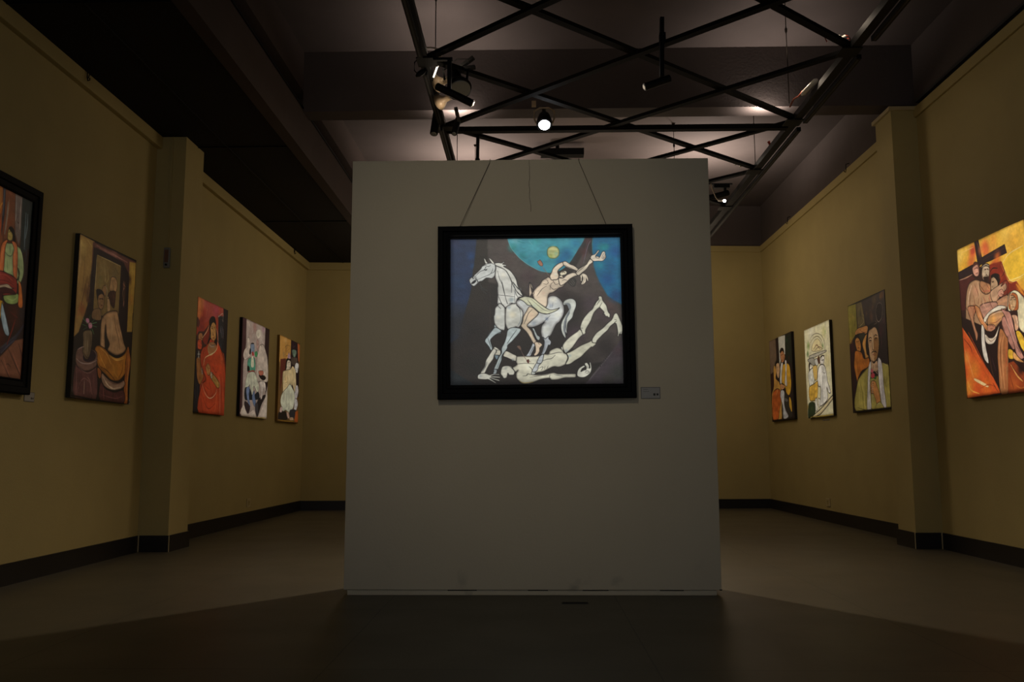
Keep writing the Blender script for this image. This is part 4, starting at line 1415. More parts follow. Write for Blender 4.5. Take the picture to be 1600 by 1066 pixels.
F e0b040 42 1a100e 0:814,740 884,786 895,914 797,846
F d4d0ca 55 2a2626 66:513,324 595,332 534,459 492,589 437,541 465,409
F dcd8d2 54 2a2626 65:689,308 759,325 736,476 736,605 647,577 694,428
F c89060 44 1a100e 44:454,563 636,598 610,629 464,631
F 38342e 0 - 0:605,662 739,714 797,846 896,957 494,974 492,721
F c8c8c8 55 2a2626 88:462,642 605,662 584,792 632,881 740,962 535,981 516,833 430,718
L 1c1a1a 65:611,880 681,949
L f0eeea 54:534,592 499,678
F 6a6660 0 - 0:613,739 750,768 707,788 608,772
L 9a8468 68:74,51 94,216
L 5a4838 67:207,67 204,226
L e8e4d8 66:515,46 544,127
L e8c098 44:529,226 543,271
L f0c860 64:828,396 872,487
L 8a6a20 54:609,377 564,528
L f0c860 54:629,379 617,510
L f0f0ea 53:724,343 702,560
L e08040 67:314,644 359,758
L 7a3418 56:137,655 82,858
L e8b070 56:223,388 180,521
L 7a4a28 56:317,487 346,578
L 1c1412 44:330,353 372,352
L a05848 45:352,399 382,399
L 8a8a84 55:499,678 489,875
L 120c0a 184:-32,-7 2,509 25,992
L 120c0a 249:26,986 490,996 1003,1003
"""

# ---------------------------------------------------------------- painted canvases
def catmull(P, closed, n=5):
    P = np.array(P, float)
    Q = np.vstack([P[-1], P, P[:2]]) if closed else np.vstack([2*P[0]-P[1], P, 2*P[-1]-P[-2]])
    o = []
    for i in range(1, len(Q)-2):
        a, b, c, d = Q[i-1:i+3]
        for t in np.arange(n)/n: o.append(.5*(2*b+(c-a)*t+(2*a-5*b+4*c-d)*t*t+(3*b-a-3*c+d)*t**3))
    if not closed: o.append(P[-1])
    return np.array(o)
def vnoise(shape, cells, rng):
    g = rng.random((cells[0]+2, cells[1]+2))
    y = np.linspace(0, cells[0], shape[0]); x = np.linspace(0, cells[1], shape[1])
    yi = y.astype(int); xi = x.astype(int); fy = y-yi; fx = x-xi; fy = (fy*fy*(3-2*fy))[:, None]; fx = (fx*fx*(3-2*fx))[None]
    G = lambda a, b: g[np.ix_(yi+a, xi+b)]
    return (G(0, 0)*(1-fx)+G(0, 1)*fx)*(1-fy)+(G(1, 0)*(1-fx)+G(1, 1)*fx)*fy
def paint(lines, bg, w, h, nu, nv, seed, lw=1.0, sl=1.0, bf=1.5):
    """lay brush strokes on a canvas of w x h metres; returns nv x nu x 3 linear paint colours.
    F smooth shape, G straight shape (fill, outline width, outline colour, modelling/feather width), L stroke, B soft dab"""
    SS = 2; W, H = nu*SS, nv*SS
    X = (np.arange(W)+.5)/W*w; Y = (np.arange(H)+.5)/H*h; px = h/H
    srgb = lambda hx: np.array([int(hx[i:i+2], 16)/255 for i in (0, 2, 4)], np.float32)
    img = np.empty((H, W, 3), np.float32); img[:] = srgb(bg)
    rng = np.random.default_rng(seed)
    def dist(C, i0, i1, j0, j1, closed, taper=None):
        gx, gy = np.meshgrid(X[j0:j1], Y[i0:i1]); best = np.full(gx.shape, 9.); n = len(C)
        for k in range(n if closed else n-1):
            a = C[k]; b = C[(k+1) % n]; d = b-a; L = d@d
            if L < 1e-12: continue
            t = np.clip(((gx-a[0])*d[0]+(gy-a[1])*d[1])/L, 0, 1)
            r = np.hypot(gx-a[0]-t*d[0], gy-a[1]-t*d[1])
            if taper is not None: r = r-taper[k]
            best = np.minimum(best, r)
        return best
    def bbox(C, m):
        j0 = max(0, int((C[:, 0].min()-m)/w*W)); j1 = min(W, int((C[:, 0].max()+m)/w*W)+2)
        i0 = max(0, int((C[:, 1].min()-m)/h*H)); i1 = min(H, int((C[:, 1].max()+m)/h*H)+2)
        return i0, i1, j0, j1
    for ln in lines:
        head, pts = ln.split(':'); hd = head.split()
        P = np.array([[int(v) for v in p.split(',')] for p in pts.split()], float)/1000*[w, h]
        if hd[0] == 'B':
            r = int(hd[2])/10000*h*bf
            i0, i1, j0, j1 = bbox(P, r)
            if i1 <= i0 or j1 <= j0: continue
            gx, gy = np.meshgrid(X[j0:j1], Y[i0:i1])
            a = np.clip(1-np.hypot(gx-P[0, 0], gy-P[0, 1])/r, 0, 1); a = (a*a*(3-2*a)*float(hd[3]))[..., None]
            img[i0:i1, j0:j1] = img[i0:i1, j0:j1]*(1-a)+srgb(hd[1])*a; continue
        if hd[0] == 'L':
            wd_ = int(hd[2])/10000*h/2*sl
            C = catmull(P, False, 5) if len(P) > 2 else np.array([P[0]+(P[1]-P[0])*t for t in np.linspace(0, 1, 7)])
            tp = wd_*(.45+.55*np.sin(np.pi*(np.arange(len(C))+.5)/len(C)))
            i0, i1, j0, j1 = bbox(C, wd_*2)
            if i1 <= i0 or j1 <= j0: continue
            a = np.clip(.5-dist(C, i0, i1, j0, j1, False, tp)/px/1.5, 0, 1)[..., None]*.92
            img[i0:i1, j0:j1] = img[i0:i1, j0:j1]*(1-a)+srgb(hd[1])*a; continue
        ow = int(hd[2])/10000*h/2*lw; sw = int(hd[4])/10000*h
        C = catmull(P, True, 4) if hd[0] == 'F' else P
        feather = hd[3] == '-' and sw > 0
        i0, i1, j0, j1 = bbox(C, ow*2+px+(sw if feather else 0))
        if i1 <= i0 or j1 <= j0: continue
        gx, gy = np.meshgrid(X[j0:j1], Y[i0:i1]); ins = np.zeros(gx.shape, bool); n = len(C)
        for k in range(n):
            a = C[k]; b = C[(k+1) % n]
            if a[1] == b[1]: continue
            ins ^= ((a[1] > gy) != (b[1] > gy)) & (gx < (b[0]-a[0])*(gy-a[1])/(b[1]-a[1])+a[0])
        reg = img[i0:i1, j0:j1]; col = srgb(hd[1])
        d = dist(C, i0, i1, j0, j1, True); sd = np.where(ins, d, -d)
        if feather:
            a = np.clip(.5+sd/sw, 0, 1)[..., None]; a = a*a*(3-2*a); reg = reg*(1-a)+col*a
        else:
            a = np.clip(.5+sd/px/1.5, 0, 1)[..., None]
            cc = np.broadcast_to(col, reg.shape).copy()
            if sw > 0:
                s = np.clip(1-d/sw, 0, 1)[..., None]**1.3
                cc = cc*(1-(.62 if bf > 2 else .45)*s*np.array([.94, 1.0, 1.0], np.float32))
                cc = cc*(1+(.22 if bf > 2 else .09)*(vnoise(d.shape, (8, 4), rng)[..., None]-.45))
            reg = reg*(1-a)+cc*a
            if ow > 0:
                a = np.clip(.5-(d-ow*(.75+.5*vnoise(d.shape, (6, 6), rng)))/px/1.5, 0, 1)[..., None]
                reg = reg*(1-a)+srgb(hd[3])*a
        img[i0:i1, j0:j1] = reg
    n = (vnoise((H, W), (36, 14), rng)-.5)*.10+(vnoise((H, W), (90, 60), rng)-.5)*.09+(vnoise((H, W), (14, 26), rng)-.5)*.08
    img = np.clip(img*(1+n[..., None]), 0, 1).reshape(nv, SS, nu, SS, 3).mean((1, 3))
    return np.where(img <= .04045, img/12.92, ((img+.055)/1.055)**2.4)

ART = {}
for l in ART_TEXT.strip().splitlines():
    if l[0] == '@': cur, bg = l[1:].split(); ART[cur] = (bg, [])
    else: ART[cur][1].append(l)
def oil_mat():
    mt = mat('oil_paint_on_canvas', 'ffffff', .55, bump=.25, scale=260, spec=.25)
    nt = mt.node_tree; a = nt.nodes.new('ShaderNodeAttribute'); a.attribute_name = 'paint'
    g = nt.nodes.new('ShaderNodeHueSaturation'); g.inputs['Value'].default_value = .86
    nt.links.new(a.outputs['Color'], g.inputs['Color']); nt.links.new(g.outputs[0], nt.nodes['Principled BSDF'].inputs['Base Color'])
    return mt
M_OIL = oil_mat()
def picture(key, tl, uvec, vvec, w, h, nu, nv, seed, parent, lw=1.0):
    """fine flat grid carrying the paint colours"""
    bg, lines = ART[key]; col = paint(lines, bg, w, h, nu, nv, seed, *((.85, 1.0, 1.15) if key == 'main' else (1.5 if key == 'R2' else .8, 1.6 if key == 'R2' else 1.2, 2.2)))
    col = col**(1.16 if key == 'main' else 1.08)
    u = np.linspace(0, w, nu); v = np.linspace(0, h, nv)
    off = Vector(tl)-parent.location
    co_ = np.empty((nv, nu, 3)); co_[:] = np.array(off)
    co_ += u[None, :, None]*np.array(uvec)+v[:, None, None]*np.array(vvec)
    idx = np.arange(nu*nv).reshape(nv, nu)
    q = np.stack([idx[:-1, :-1], idx[1:, :-1], idx[1:, 1:], idx[:-1, 1:]], -1).reshape(-1, 4)
    me = bpy.data.meshes.new('picture'); me.vertices.add(nu*nv); me.vertices.foreach_set('co', co_.ravel())
    me.loops.add(q.size); me.loops.foreach_set('vertex_index', q.ravel())
    me.polygons.add(len(q)); me.polygons.foreach_set('loop_start', np.arange(0, q.size, 4)); me.polygons.foreach_set('loop_total', np.full(len(q), 4))
    me.update(calc_edges=True)
    ca = me.color_attributes.new('paint', 'FLOAT_COLOR', 'POINT')
    ca.data.foreach_set('color', np.concatenate([col.reshape(-1, 3), np.ones((nu*nv, 1))], 1).ravel().astype(np.float32))
    me.materials.append(M_OIL)
    o = bpy.data.objects.new('picture', me); COL.objects.link(o); o.parent = parent
    return o
def glass_mat():
    mt = bpy.data.materials.new('picture_glass'); mt.use_nodes = True; nt = mt.node_tree
    nt.nodes.remove(nt.nodes['Principled BSDF']); out = nt.nodes['Material Output']
    t = nt.nodes.new('ShaderNodeBsdfTransparent'); t.inputs[0].default_value = (.97, .98, .97, 1)
    g = nt.nodes.new('ShaderNodeBsdfGlossy'); g.inputs['Roughness'].default_value = .02
    f = nt.nodes.new('ShaderNodeFresnel'); f.inputs[0].default_value = 1.3
    mx = nt.nodes.new('ShaderNodeMixShader'); nt.links.new(f.outputs[0], mx.inputs[0]); nt.links.new(t.outputs[0], mx.inputs[1]); nt.links.new(g.outputs[0], mx.inputs[2])
    nt.links.new(mx.outputs[0], out.inputs[0]); return mt
M_GLASS = glass_mat()

# -- framed horse painting on the partition
def frame_bar(parent, mapf, outer, inner, prof, m):
    """four mitred bars; outer/inner = (a0,a1,z0,z1); prof = [(t, depth)] from outer edge (t=0) to inner edge (t=1)"""
    o, i = outer, inner
    cs = [((o[0], o[3]), (i[0], i[3])), ((o[1], o[3]), (i[1], i[3])), ((o[1], o[2]), (i[1], i[2])), ((o[0], o[2]), (i[0], i[2]))]
    for k in range(4):
        bm = bmesh.new(); ends = []
        for c in (cs[k], cs[(k+1) % 4]):
            ends.append([bm.verts.new(mapf(c[0][0]+(c[1][0]-c[0][0])*t, c[0][1]+(c[1][1]-c[0][1])*t, d)) for t, d in prof])
        n = len(prof)
        for j in range(n): bm.faces.new((ends[0][j], ends[0][(j+1) % n], ends[1][(j+1) % n], ends[1][j]))
        bm.faces.new(ends[0][::-1]); bm.faces.new(ends[1])
        part('frame_rail', bm, m, parent)
fp = empty('framed_painting', (.032, PY, 1.572), 'painting of a white horse and falling figures in a wide black frame on the partition', 'painting', None)
YF = PY
ang = R(.35)   # it hangs a touch crooked
fy = lambda a, z, d: ((a-.032)*math.cos(ang)-(z-1.57)*math.sin(ang)+.032, YF-d, (z-1.57)*math.cos(ang)+(a-.032)*math.sin(ang)+1.57)
frame_bar(fp, fy, (-.522, .586, 1.073, 2.061), (-.452, .517, 1.153, 1.994),
          [(0, .006), (0, .050), (.06, .055), (.40, .053), (.46, .040), (.70, .036), (.76, .042), (.86, .042), (.90, .032), (1.0, .030), (1.0, .006)], M_FRAME)
part('backing', bx(-.50, .565, YF-.010, YF-.002, 1.095, 2.04), M_CANVAS_B, fp)
picture('main', fy(-.456, 1.998, .018), (math.cos(ang), 0, math.sin(ang)), (math.sin(ang), 0, -math.cos(ang)), .977, .850, 540, 470, 3, fp, .85)
bm = bmesh.new(); v = [bm.verts.new(fy(a, z, .026)) for a, z in ((-.46, 1.146), (.525, 1.146), (.525, 2.0), (-.46, 2.0))]; bm.faces.new(v); part('glazing', bm, M_GLASS, fp)
for a, b in (((-.405, 2.055), (-.228, PZ)), ((.440, 2.062), (.286, PZ))):
    bm = bmesh.new(); tube(bm, [(a[0], PY-.022, a[1]), (a[0]+(b[0]-a[0])*.98, PY-.004, PZ-.02), (b[0], PY-.003, PZ+.003), (b[0], PY+.03, PZ+.004), (b[0], PY+.12, PZ+.002)], .0016, 6)
    part('hanging_wire', bm, M_WIRE, fp)
bm = bmesh.new(); box(bm, -.407, -.399, PY-.026, PY-.012, 2.045, 2.064); part('hook', bm, M_BLACK, fp)
framing_projector('picture_light', (.05, 1.5, 3.25), [fy(-.448, 1.999, .02), fy(.519, 1.999, .02), fy(.519, 1.166, .02), fy(-.448, 1.166, .02)], 420, (1, .965, .90), .010)

# -- wall canvases.  side, key, near/far Y, z0, z1, edge material, grid, label
def wall_canvas(side, key, y0, y1, z0, z1, medge, nu, nv, seed, label, lamp, energy, dep=.034, col=(1, .95, .86), soft=.006, lw=.75):
    t = empty('canvas_painting', (XL if side == 'l' else XR, (y0+y1)/2, (z0+z1)/2), label, 'painting', 'paintings on the side walls')
    if side == 'l':
        part('stretched_canvas', bx(XL+.002, XL+dep, y0, y1, z0, z1, bev=.002), medge, t)
        x = XL+dep+.0012
        picture(key, (x, y0, z1), (0, 1, 0), (0, 0, -1), y1-y0, z1-z0, nu, nv, seed, t, lw)
    else:
        part('stretched_canvas', bx(XR-dep, XR-.002, y0, y1, z0, z1, bev=.002), medge, t)
        x = XR-dep-.0012
        picture(key, (x, y1, z1), (0, -1, 0), (0, 0, -1), y1-y0, z1-z0, nu, nv, seed, t, lw)
    i = .004
    framing_projector('picture_light', lamp, [(x, y0+i, z1-i), (x, y1-i, z1-i), (x, y1-i, z0+.016), (x, y0+i, z0+.016)], energy, col, soft)
    return t
LX, RX = 1.0, -1.0
wall_canvas('l', 'L1', 5.75, 6.605, 1.148, 2.275, M_CANVAS_D, 240, 400, 11, 'brown painting of a bare back before a mirror, nearest unframed canvas on the left', (LX, 6.0, 3.3), 135)
wall_canvas('l', 'L2', 7.883, 8.69, 1.146, 2.218, M_CANVAS_B, 220, 380, 12, 'painting of a figure in a red sari, first canvas beyond the left pillar', (LX, 8.1, 3.3), 173)
wall_canvas('l', 'L3', 9.15, 10.11, 1.163, 2.222, M_CANVAS_B, 220, 360, 13, 'pale painting of figures in white with a blue face, middle canvas beyond the left pillar', (LX, 9.4, 3.3), 280)
wall_canvas('l', 'L4', 10.54, 11.475, 1.156, 2.218, M_CANVAS_G, 220, 360, 14, 'ochre-edged painting of a seated figure in a white skirt, farthest on the left wall', (LX, 10.8, 3.3), 266)
wall_canvas('r', 'R0', 5.66, 6.57, 1.166, 2.302, M_CANVAS_O, 320, 420, 15, 'orange painting of a dark cross and mourning figures, nearest canvas on the right wall', (-.3, 4.85, 3.2), 600)
wall_canvas('r', 'R1', 7.95, 8.885, 1.160, 2.258, M_CANVAS_B, 260, 400, 16, 'dark painting of a moustached figure holding a rose, first canvas beyond the right pillar', (RX, 8.2, 3.3), 186)
wall_canvas('r', 'R2', 9.455, 10.33, 1.161, 2.205, M_CANVAS_D, 240, 380, 17, 'pale watercolour-like painting with an arch over figures, middle canvas beyond the right pillar', (RX, 9.7, 3.3), 406)
wall_canvas('r', 'R3', 10.84, 11.85, 1.173, 2.268, M_CANVAS_B, 240, 380, 18, 'painting of a couple in orange and yellow, farthest canvas on the right wall', (RX, 11.1, 3.3), 186)
# -- big framed painting at the left edge of the view
lf = empty('framed_painting', (XL, 4.58, 1.77), 'large painting of a figure in green in a wide black frame at far left', 'painting', 'paintings on the side walls')
fl = lambda a, z, d: (XL+d, a, z)
frame_bar(lf, fl, (3.86, 5.262, 1.132, 2.411), (3.95, 5.175, 1.222, 2.325),
          [(0, .004), (0, .046), (.08, .052), (.45, .050), (.52, .042), (.85, .038), (.92, .044), (1.0, .040), (1.0, .004)], M_FRAME)
part('backing', bx(XL+.001, XL+.008, 3.9, 5.24, 1.16, 2.385), M_CANVAS_B, lf)
picture('L0', (XL+.034, 3.95-.02, 2.335), (0, 1, 0), (0, 0, -1), 1.268, 1.123, 360, 320, 19, lf, .75)
framing_projector('picture_light', (-.6, 3.4, 3.3), [(XL+.034, 3.95, 2.322), (XL+.034, 5.172, 2.322), (XL+.034, 5.172, 1.232), (XL+.034, 3.95, 1.232)], 110, (1, .95, .86), .006)

# ---------------------------------------------------------------- caption cards
M_CARD = mat('grey_card', '9c9a94', .5, bump=.02, scale=100)
M_CARDW = mat('card_border', '6a6862', .5, bump=.02, scale=100)
M_INK = mat('grey_ink', '34322f', .7, bump=.02, scale=100)
def card(loc, w, h, label, side):
    t = empty('caption_card', loc, label, 'label', None)
    def b_(a0, a1, z0, z1, d0, d1):
        x, y, z = loc
        if side == 'f': return bx(x+a0, x+a1, y-d1, y-d0, z+z0, z+z1)
        if side == 'l': return bx(x+d0, x+d1, y+a0, y+a1, z+z0, z+z1)
        return bx(x-d1, x-d0, y-a1, y-a0, z+z0, z+z1)
    part('holder', b_(-w/2, w/2, -h/2, h/2, .0005, .003), M_CARDW, t)
    part('card', b_(-w/2+.004, w/2-.004, -h/2+.004, h/2-.004, .003, .0036), M_CARD, t)
    bm = bmesh.new()
    part('printed_mark', b_(w*.14, w*.25, -h*.24, -h*.04, .0036, .0040), M_INK, t)
    part('printed_mark', b_(w*.30, w*.40, -h*.22, -h*.05, .0036, .0040), M_INK, t)
    for k, (wd_, zz) in enumerate(((.5, .30), (.62, .12))):
        part('printed_line', b_(-w*.38, -w*.38+w*wd_*.5, h*zz-.0012, h*zz+.0012, .0036, .0038), M_CARDW, t)
    bm.free(); return t
card((.6715, PY, 1.105), .109, .065, 'small grey caption card right of the framed horse painting on the partition', 'f')
card((XL, 5.333, 1.125), .11, .06, 'small dim caption card beside the lower corner of the large framed painting', 'l')
card((XL, 6.665, 1.175), .05, .05, 'tiny caption card beside the painting of the seated bare back', 'l')
card((XR, 9.80, 1.125), .22, .014, 'narrow pale label strip under the painting with an arch', 'r')

# ---------------------------------------------------------------- wall hooks, switches, sockets
def wall_hook(loc, side, label):
    x, y, z = loc; s = 1 if side == 'l' else -1
    t = empty('picture_hook', loc, label, 'hook', 'picture hooks along the wall tops')
    bm = bmesh.new(); tube(bm, [(x+s*.02, y, z+.05), (x+s*.052, y, z+.04), (x+s*.054, y, z-.02), (x+s*.060, y, z-.045), (x+s*.072, y, z-.04), (x+s*.072, y, z-.025)], .0045, 6)
    part('bent_wire', bm, M_BLACK, t)
    if side == 'l':
        bm = bmesh.new(); tube(bm, [(x+s*.054, y+.04, z+.05), (x+s*.056, y+.012, z-.02)], .0035, 6); part('brace_wire', bm, M_BLACK, t)
wall_hook((XL, 5.68, 3.385), 'l', 'black wire hook near the ceiling on the left wall, before the pillar')
wall_hook((XL, 11.0, 3.385), 'l', 'small black hook near the ceiling at the far left wall')
wall_hook((XR, 8.68, 3.66), 'r', 'small black hook on the right wall top, nearer one beyond the pillar')
wall_hook((XR, 10.72, 3.66), 'r', 'small black hook on the right wall top, farther one beyond the pillar')
sw = empty('wall_controller', (-2.985, 6.95, 2.37), 'small grey controller box with a cable duct on the left pillar', 'controller')
part('housing', bx(-3.012, -2.962, 6.925, 6.9495, 2.285, 2.455, bev=.004), M_LENS, sw)
part('face', bx(-3.003, -2.971, 6.9215, 6.925, 2.33, 2.435), mat('brown_plastic', '6a4a38', .5, bump=.02), sw)
bm = bmesh.new(); lathe(bm, (-2.987, 6.925, 2.310), (-2.987, 6.917, 2.310), [(0, .009), (1, .008)], 14); part('button', bm, M_BLACK, sw)
part('cable_duct', bx(-2.995, -2.981, 6.938, 6.9495, 2.455, ZL+.015), M_WALL, sw)
def socket(loc, side, label):
    x, y, z = loc; s = 1 if side == 'l' else -1
    t = empty('wall_socket', loc, label, 'socket')
    a, b = sorted((x+s*.0005, x+s*.010)); part('plate', bx(a, b, y-.06, y+.06, z-.045, z+.045, bev=.003), M_CREAM, t)
    a, b = sorted((x+s*.010, x+s*.012)); part('insert', bx(a, b, y-.035, y+.035, z-.030, z+.030), M_WALL, t)
    for dy, dz in ((-.012, .008), (.012, .008), (0, -.012)):
        a, b = sorted((x+s*.012, x+s*.0125)); part('slot', bx(a, b, y+dy-.003, y+dy+.003, z+dz-.007, z+dz+.007), M_BLACK, t)
socket((XL, 9.65, .228), 'l', 'small wall socket low on the left wall near the far corner')
socket((XR, 9.85, .215), 'r', 'small wall socket low on the right wall under the far paintings')
fb = empty('floor_plate', (.225, 4.64, 0), 'small dark floor plate just in front of the partition', 'plate')
part('cover', bx(.16, .29, 4.625, 4.655, .0005, .004, bev=.001), M_BLACK, fb); part('lip', bx(.155, .295, 4.62, 4.66, .0002, .0015), M_TRACK, fb)

# ---------------------------------------------------------------- suspended lighting lattice
LRX, RRX = -.71, 2.135
lat = empty('lighting_lattice', ((LRX+RRX)/2, 6.8, ZRAIL), 'suspended dark metal lattice of rails and crossed bars under the ceiling', 'lattice')
Y0L, Y1L = 1.2, 11.6
for x in (LRX, RRX):
    bm = bmesh.new(); bar(bm, (x, Y0L, ZRAIL), (x, Y1L, ZRAIL), .062, .05); part('rail', bm, M_BLACK, lat)
nodesL = [5.56+1.235*k for k in range(-3, 5)]; nodesR = [5.49+1.235*k for k in range(-3, 5)]
k_ = 0
for i in range(len(nodesL)):
    for j in (i+2, i-2):
        if 0 <= j < len(nodesR):
            up_ = j > i
            bm = bmesh.new(); z = ZRAIL+(.006 if up_ else -.010)
            bar(bm, (LRX, nodesL[i], z), (RRX, nodesR[j], z), .050, .026, over=-.02); part('diagonal_bar', bm, M_TRUSS, lat)
bm = bmesh.new(); bar(bm, (LRX+.03, 6.86, ZRAIL-.012), (RRX-.03, 6.86, ZRAIL-.012), .06, .040); part('cross_bar', bm, M_TRUSS, lat)
for i, (a, b) in enumerate(zip(nodesL, nodesR)):
    part('node_plate', bx(LRX-.045, LRX+.09, a-.07, a+.07, ZRAIL-.032, ZRAIL-.024, bev=.002), M_BLACK, lat)
    part('node_plate', bx(RRX-.09, RRX+.045, b-.07, b+.07, ZRAIL-.032, ZRAIL-.024, bev=.002), M_BLACK, lat)
# suspension wires with ceiling anchors
for x, y in ((LRX+.04, 5.9), (LRX+.04, 7.75), (RRX-.13, 6.45), (RRX-.02, 7.9), (1.55, 9.0), (-.62, 9.6), (RRX-.1, 3.4), (LRX+.04, 3.4), (RRX-.1, 10.2)):
    bm = bmesh.new(); tube(bm, [(x, y, ZC), (x, y, ZRAIL+.02)], .0035, 6)
    w_ = part('suspension_wire', bm, M_WIRE, lat)
    bm = bmesh.new(); lathe(bm, (x, y, ZC-.22), (x, y, ZC-.27), [(0, .004), (.3, .011), (.8, .009), (1, .004)], 8); part('wire_grip', bm, M_WIRE, w_)
    bm = bmesh.new(); lathe(bm, (x, y, ZC), (x, y, ZC-.02), [(0, .02), (1, .012)], 12); part('ceiling_anchor', bm, M_WIRE, w_)
# lighting tracks: three-circuit channels clamped beside / under the rails
def track(name, x, z, segs, label):
    t = empty(name, (x, 6.8, z), label, 'lighting track')
    for a, b in segs:
        bm = bmesh.new(); box(bm, x-.017, x+.017, a, b, z-.016, z+.016); part('channel', bm, M_BLACK, t)
        bm = bmesh.new(); box(bm, x-.006, x+.006, a+.02, b-.02, z-.0172, z-.0155); part('slot', bm, M_TRACK, t)
    return t
track('lighting_track', LRX-.006, ZRAIL-.050, [(1.3, 3.0), (3.1, 5.42), (5.68, 6.60), (6.72, 11.4)], 'black lighting track under the left rail of the lattice')
track('lighting_track', RRX+.066, ZRAIL-.030, [(1.3, 5.30), (5.55, 6.7), (6.86, 11.4)], 'black lighting track along the outer side of the right rail')

# ---------------------------------------------------------------- lamps on the lattice
# flood lamp in the middle
fl_ = empty('flood_lamp', (.12, 6.72, 3.45), 'lit white flood lamp clamped to the cross bar behind the partition', 'lamp')
bm = bmesh.new(); tube(bm, [(.055, 6.63, 3.37), (.038, 6.66, 3.43), (.040, 6.70, 3.50), (.085, 6.72, 3.535), (.155, 6.72, 3.535), (.200, 6.70, 3.50), (.202, 6.66, 3.43), (.185, 6.63, 3.37)], .007, 6); part('yoke', bm, M_BEIGE, fl_)
bm = bmesh.new(); lathe(bm, (.12, 6.70, 3.475), (.12, 6.625, 3.355), [(0, .03), (.2, .045), (.5, .056), (.85, .064), (1, .062)], 24); part('housing', bm, M_BLACK, fl_, True)
bm = bmesh.new(); lathe(bm, (.12, 6.6245, 3.354), (.12, 6.612, 3.335), [(0, .045), (.6, .036), (1, .012)], 24); part('lens', bm, M_BULB, fl_, True)
part('bracket', bx(.02, .055, 6.68, 6.73, 3.545, 3.58), M_BEIGE, fl_)
bm = bmesh.new(); bar(bm, (.12, 6.72, 3.54), (.12, 6.845, 3.525), .03, .014); part('arm', bm, M_BLACK, fl_)
part('clamp', bx(.10, .14, 6.832, 6.862, 3.428, 3.53), M_BLACK, fl_)
# slim tube spotlights
def tube_spot(p, q, r, label, stem=None, adapter=None, lens=M_LENS, group='slim black tube spotlights on the lattice'):
    t = empty('tube_spotlight', p, label, 'spotlight', group)
    bm = bmesh.new(); lathe(bm, p, q, [(0, r*.8), (.02, r), (.98, r), (1, r*.93)], 20); part('barrel', bm, M_BLACK, t, False)
    P_, Q_ = Vector(p), Vector(q); d = (Q_-P_).normalized()
    bm = bmesh.new(); lathe(bm, Q_+d*.0005, Q_+d*.004, [(0, r*.72), (1, r*.6)], 18); part('lens', bm, lens, t)
    if stem:
        bm = bmesh.new(); bar(bm, stem[0], stem[1], .026, .034, (0, 1, 0)); part('stem', bm, M_BLACK, t)
    if adapter: part('adapter', bx(*adapter, bev=.003), M_BLACK, t)
    return t
tube_spot((-.735, 6.62, 3.46), (-.752, 6.56, 3.265), .032, 'tube spotlight pointing down at the left rail, outer one', None, (-.755, -.715, 6.58, 6.70, 3.34, 3.40))
tube_spot((-.565, 6.64, 3.42), (-.592, 6.56, 3.265), .024, 'tube spotlight pointing down just inside the left rail', ((-.555, 6.3, 3.36), (-.562, 6.66, 3.40)))
tube_spot((-.617, 5.50, 3.195), (-.371, 5.48, 3.061), .025, 'tube spotlight tilted to the right below the big black floodlight', ((-.53, 5.50, 3.385), (-.53, 5.50, 3.155)), (-.64, -.51, 5.485, 5.515, 3.372, 3.390))
tube_spot((.905, 5.33, 3.155), (.735, 5.30, 3.085), .024, 'tube spotlight on a long black stem in the middle of the ceiling', ((.865, 5.35, 3.575), (.852, 5.33, 3.165)), (.845, .885, 5.33, 5.37, 3.40, 3.47), M_WHITE)
tube_spot((2.02, 8.6, 3.385), (1.79, 8.56, 3.315), .030, 'tube spotlight on a flat adapter at the right of the partition top', ((1.985, 8.6, 3.45), (1.985, 8.6, 3.375)), (1.87, 2.03, 8.57, 8.63, 3.432, 3.468))
bm = bmesh.new(); box(bm, 1.78, 2.06, 8.585, 8.615, 3.468, 3.482)
tag(obj('mounting_strip', bm, M_TRACK), 'flat grey metal strip over the spotlight adapter right of the partition top', 'strip')
tube_spot((-.435, 7.02, 3.22), (-.445, 7.0, 3.02), .020, 'tube spotlight on a black stem half hidden by the partition top', ((-.432, 7.02, 3.425), (-.435, 7.02, 3.21)))
# big black floodlight (bell shaped) at the left node
bf = empty('bell_floodlight', (-.51, 5.75, 3.44), 'big black bell-shaped floodlight clamped at the left of the lattice', 'floodlight')
bm = bmesh.new(); lathe(bm, (-.525, 5.80, 3.41), (-.480, 5.70, 3.255), [(0, .035), (.08, .045), (.45, .047), (.55, .055), (.75, .078), (.95, .090), (1.0, .086)], 24); part('housing', bm, M_BLACK, bf, True)
bm = bmesh.new(); lathe(bm, (-.4797, 5.6993, 3.254), (-.4785, 5.697, 3.2495), [(0, .078), (1, .074)], 24); part('lens', bm, M_LENS, bf)
bm = bmesh.new(); tube(bm, [(-.585, 5.72, 3.34), (-.600, 5.76, 3.43), (-.55, 5.78, 3.46), (-.47, 5.78, 3.46), (-.425, 5.76, 3.43), (-.43, 5.72, 3.34)], .009, 6); part('yoke', bm, M_BLACK, bf)
for a, b in (((-.50, 5.78, 3.44), (-.385, 5.74, 3.505)), ((-.50, 5.76, 3.43), (-.375, 5.74, 3.435))):
    bm = bmesh.new(); bar(bm, a, b, .03, .022); part('clamp_arm', bm, M_BLACK, bf)
bm = bmesh.new(); tube(bm, [(-.56, 5.76, 3.47), (-.50, 5.75, 3.50), (-.43, 5.74, 3.495), (-.42, 5.74, 3.46)], .004, 5); part('cable', bm, M_BLACK, bf)
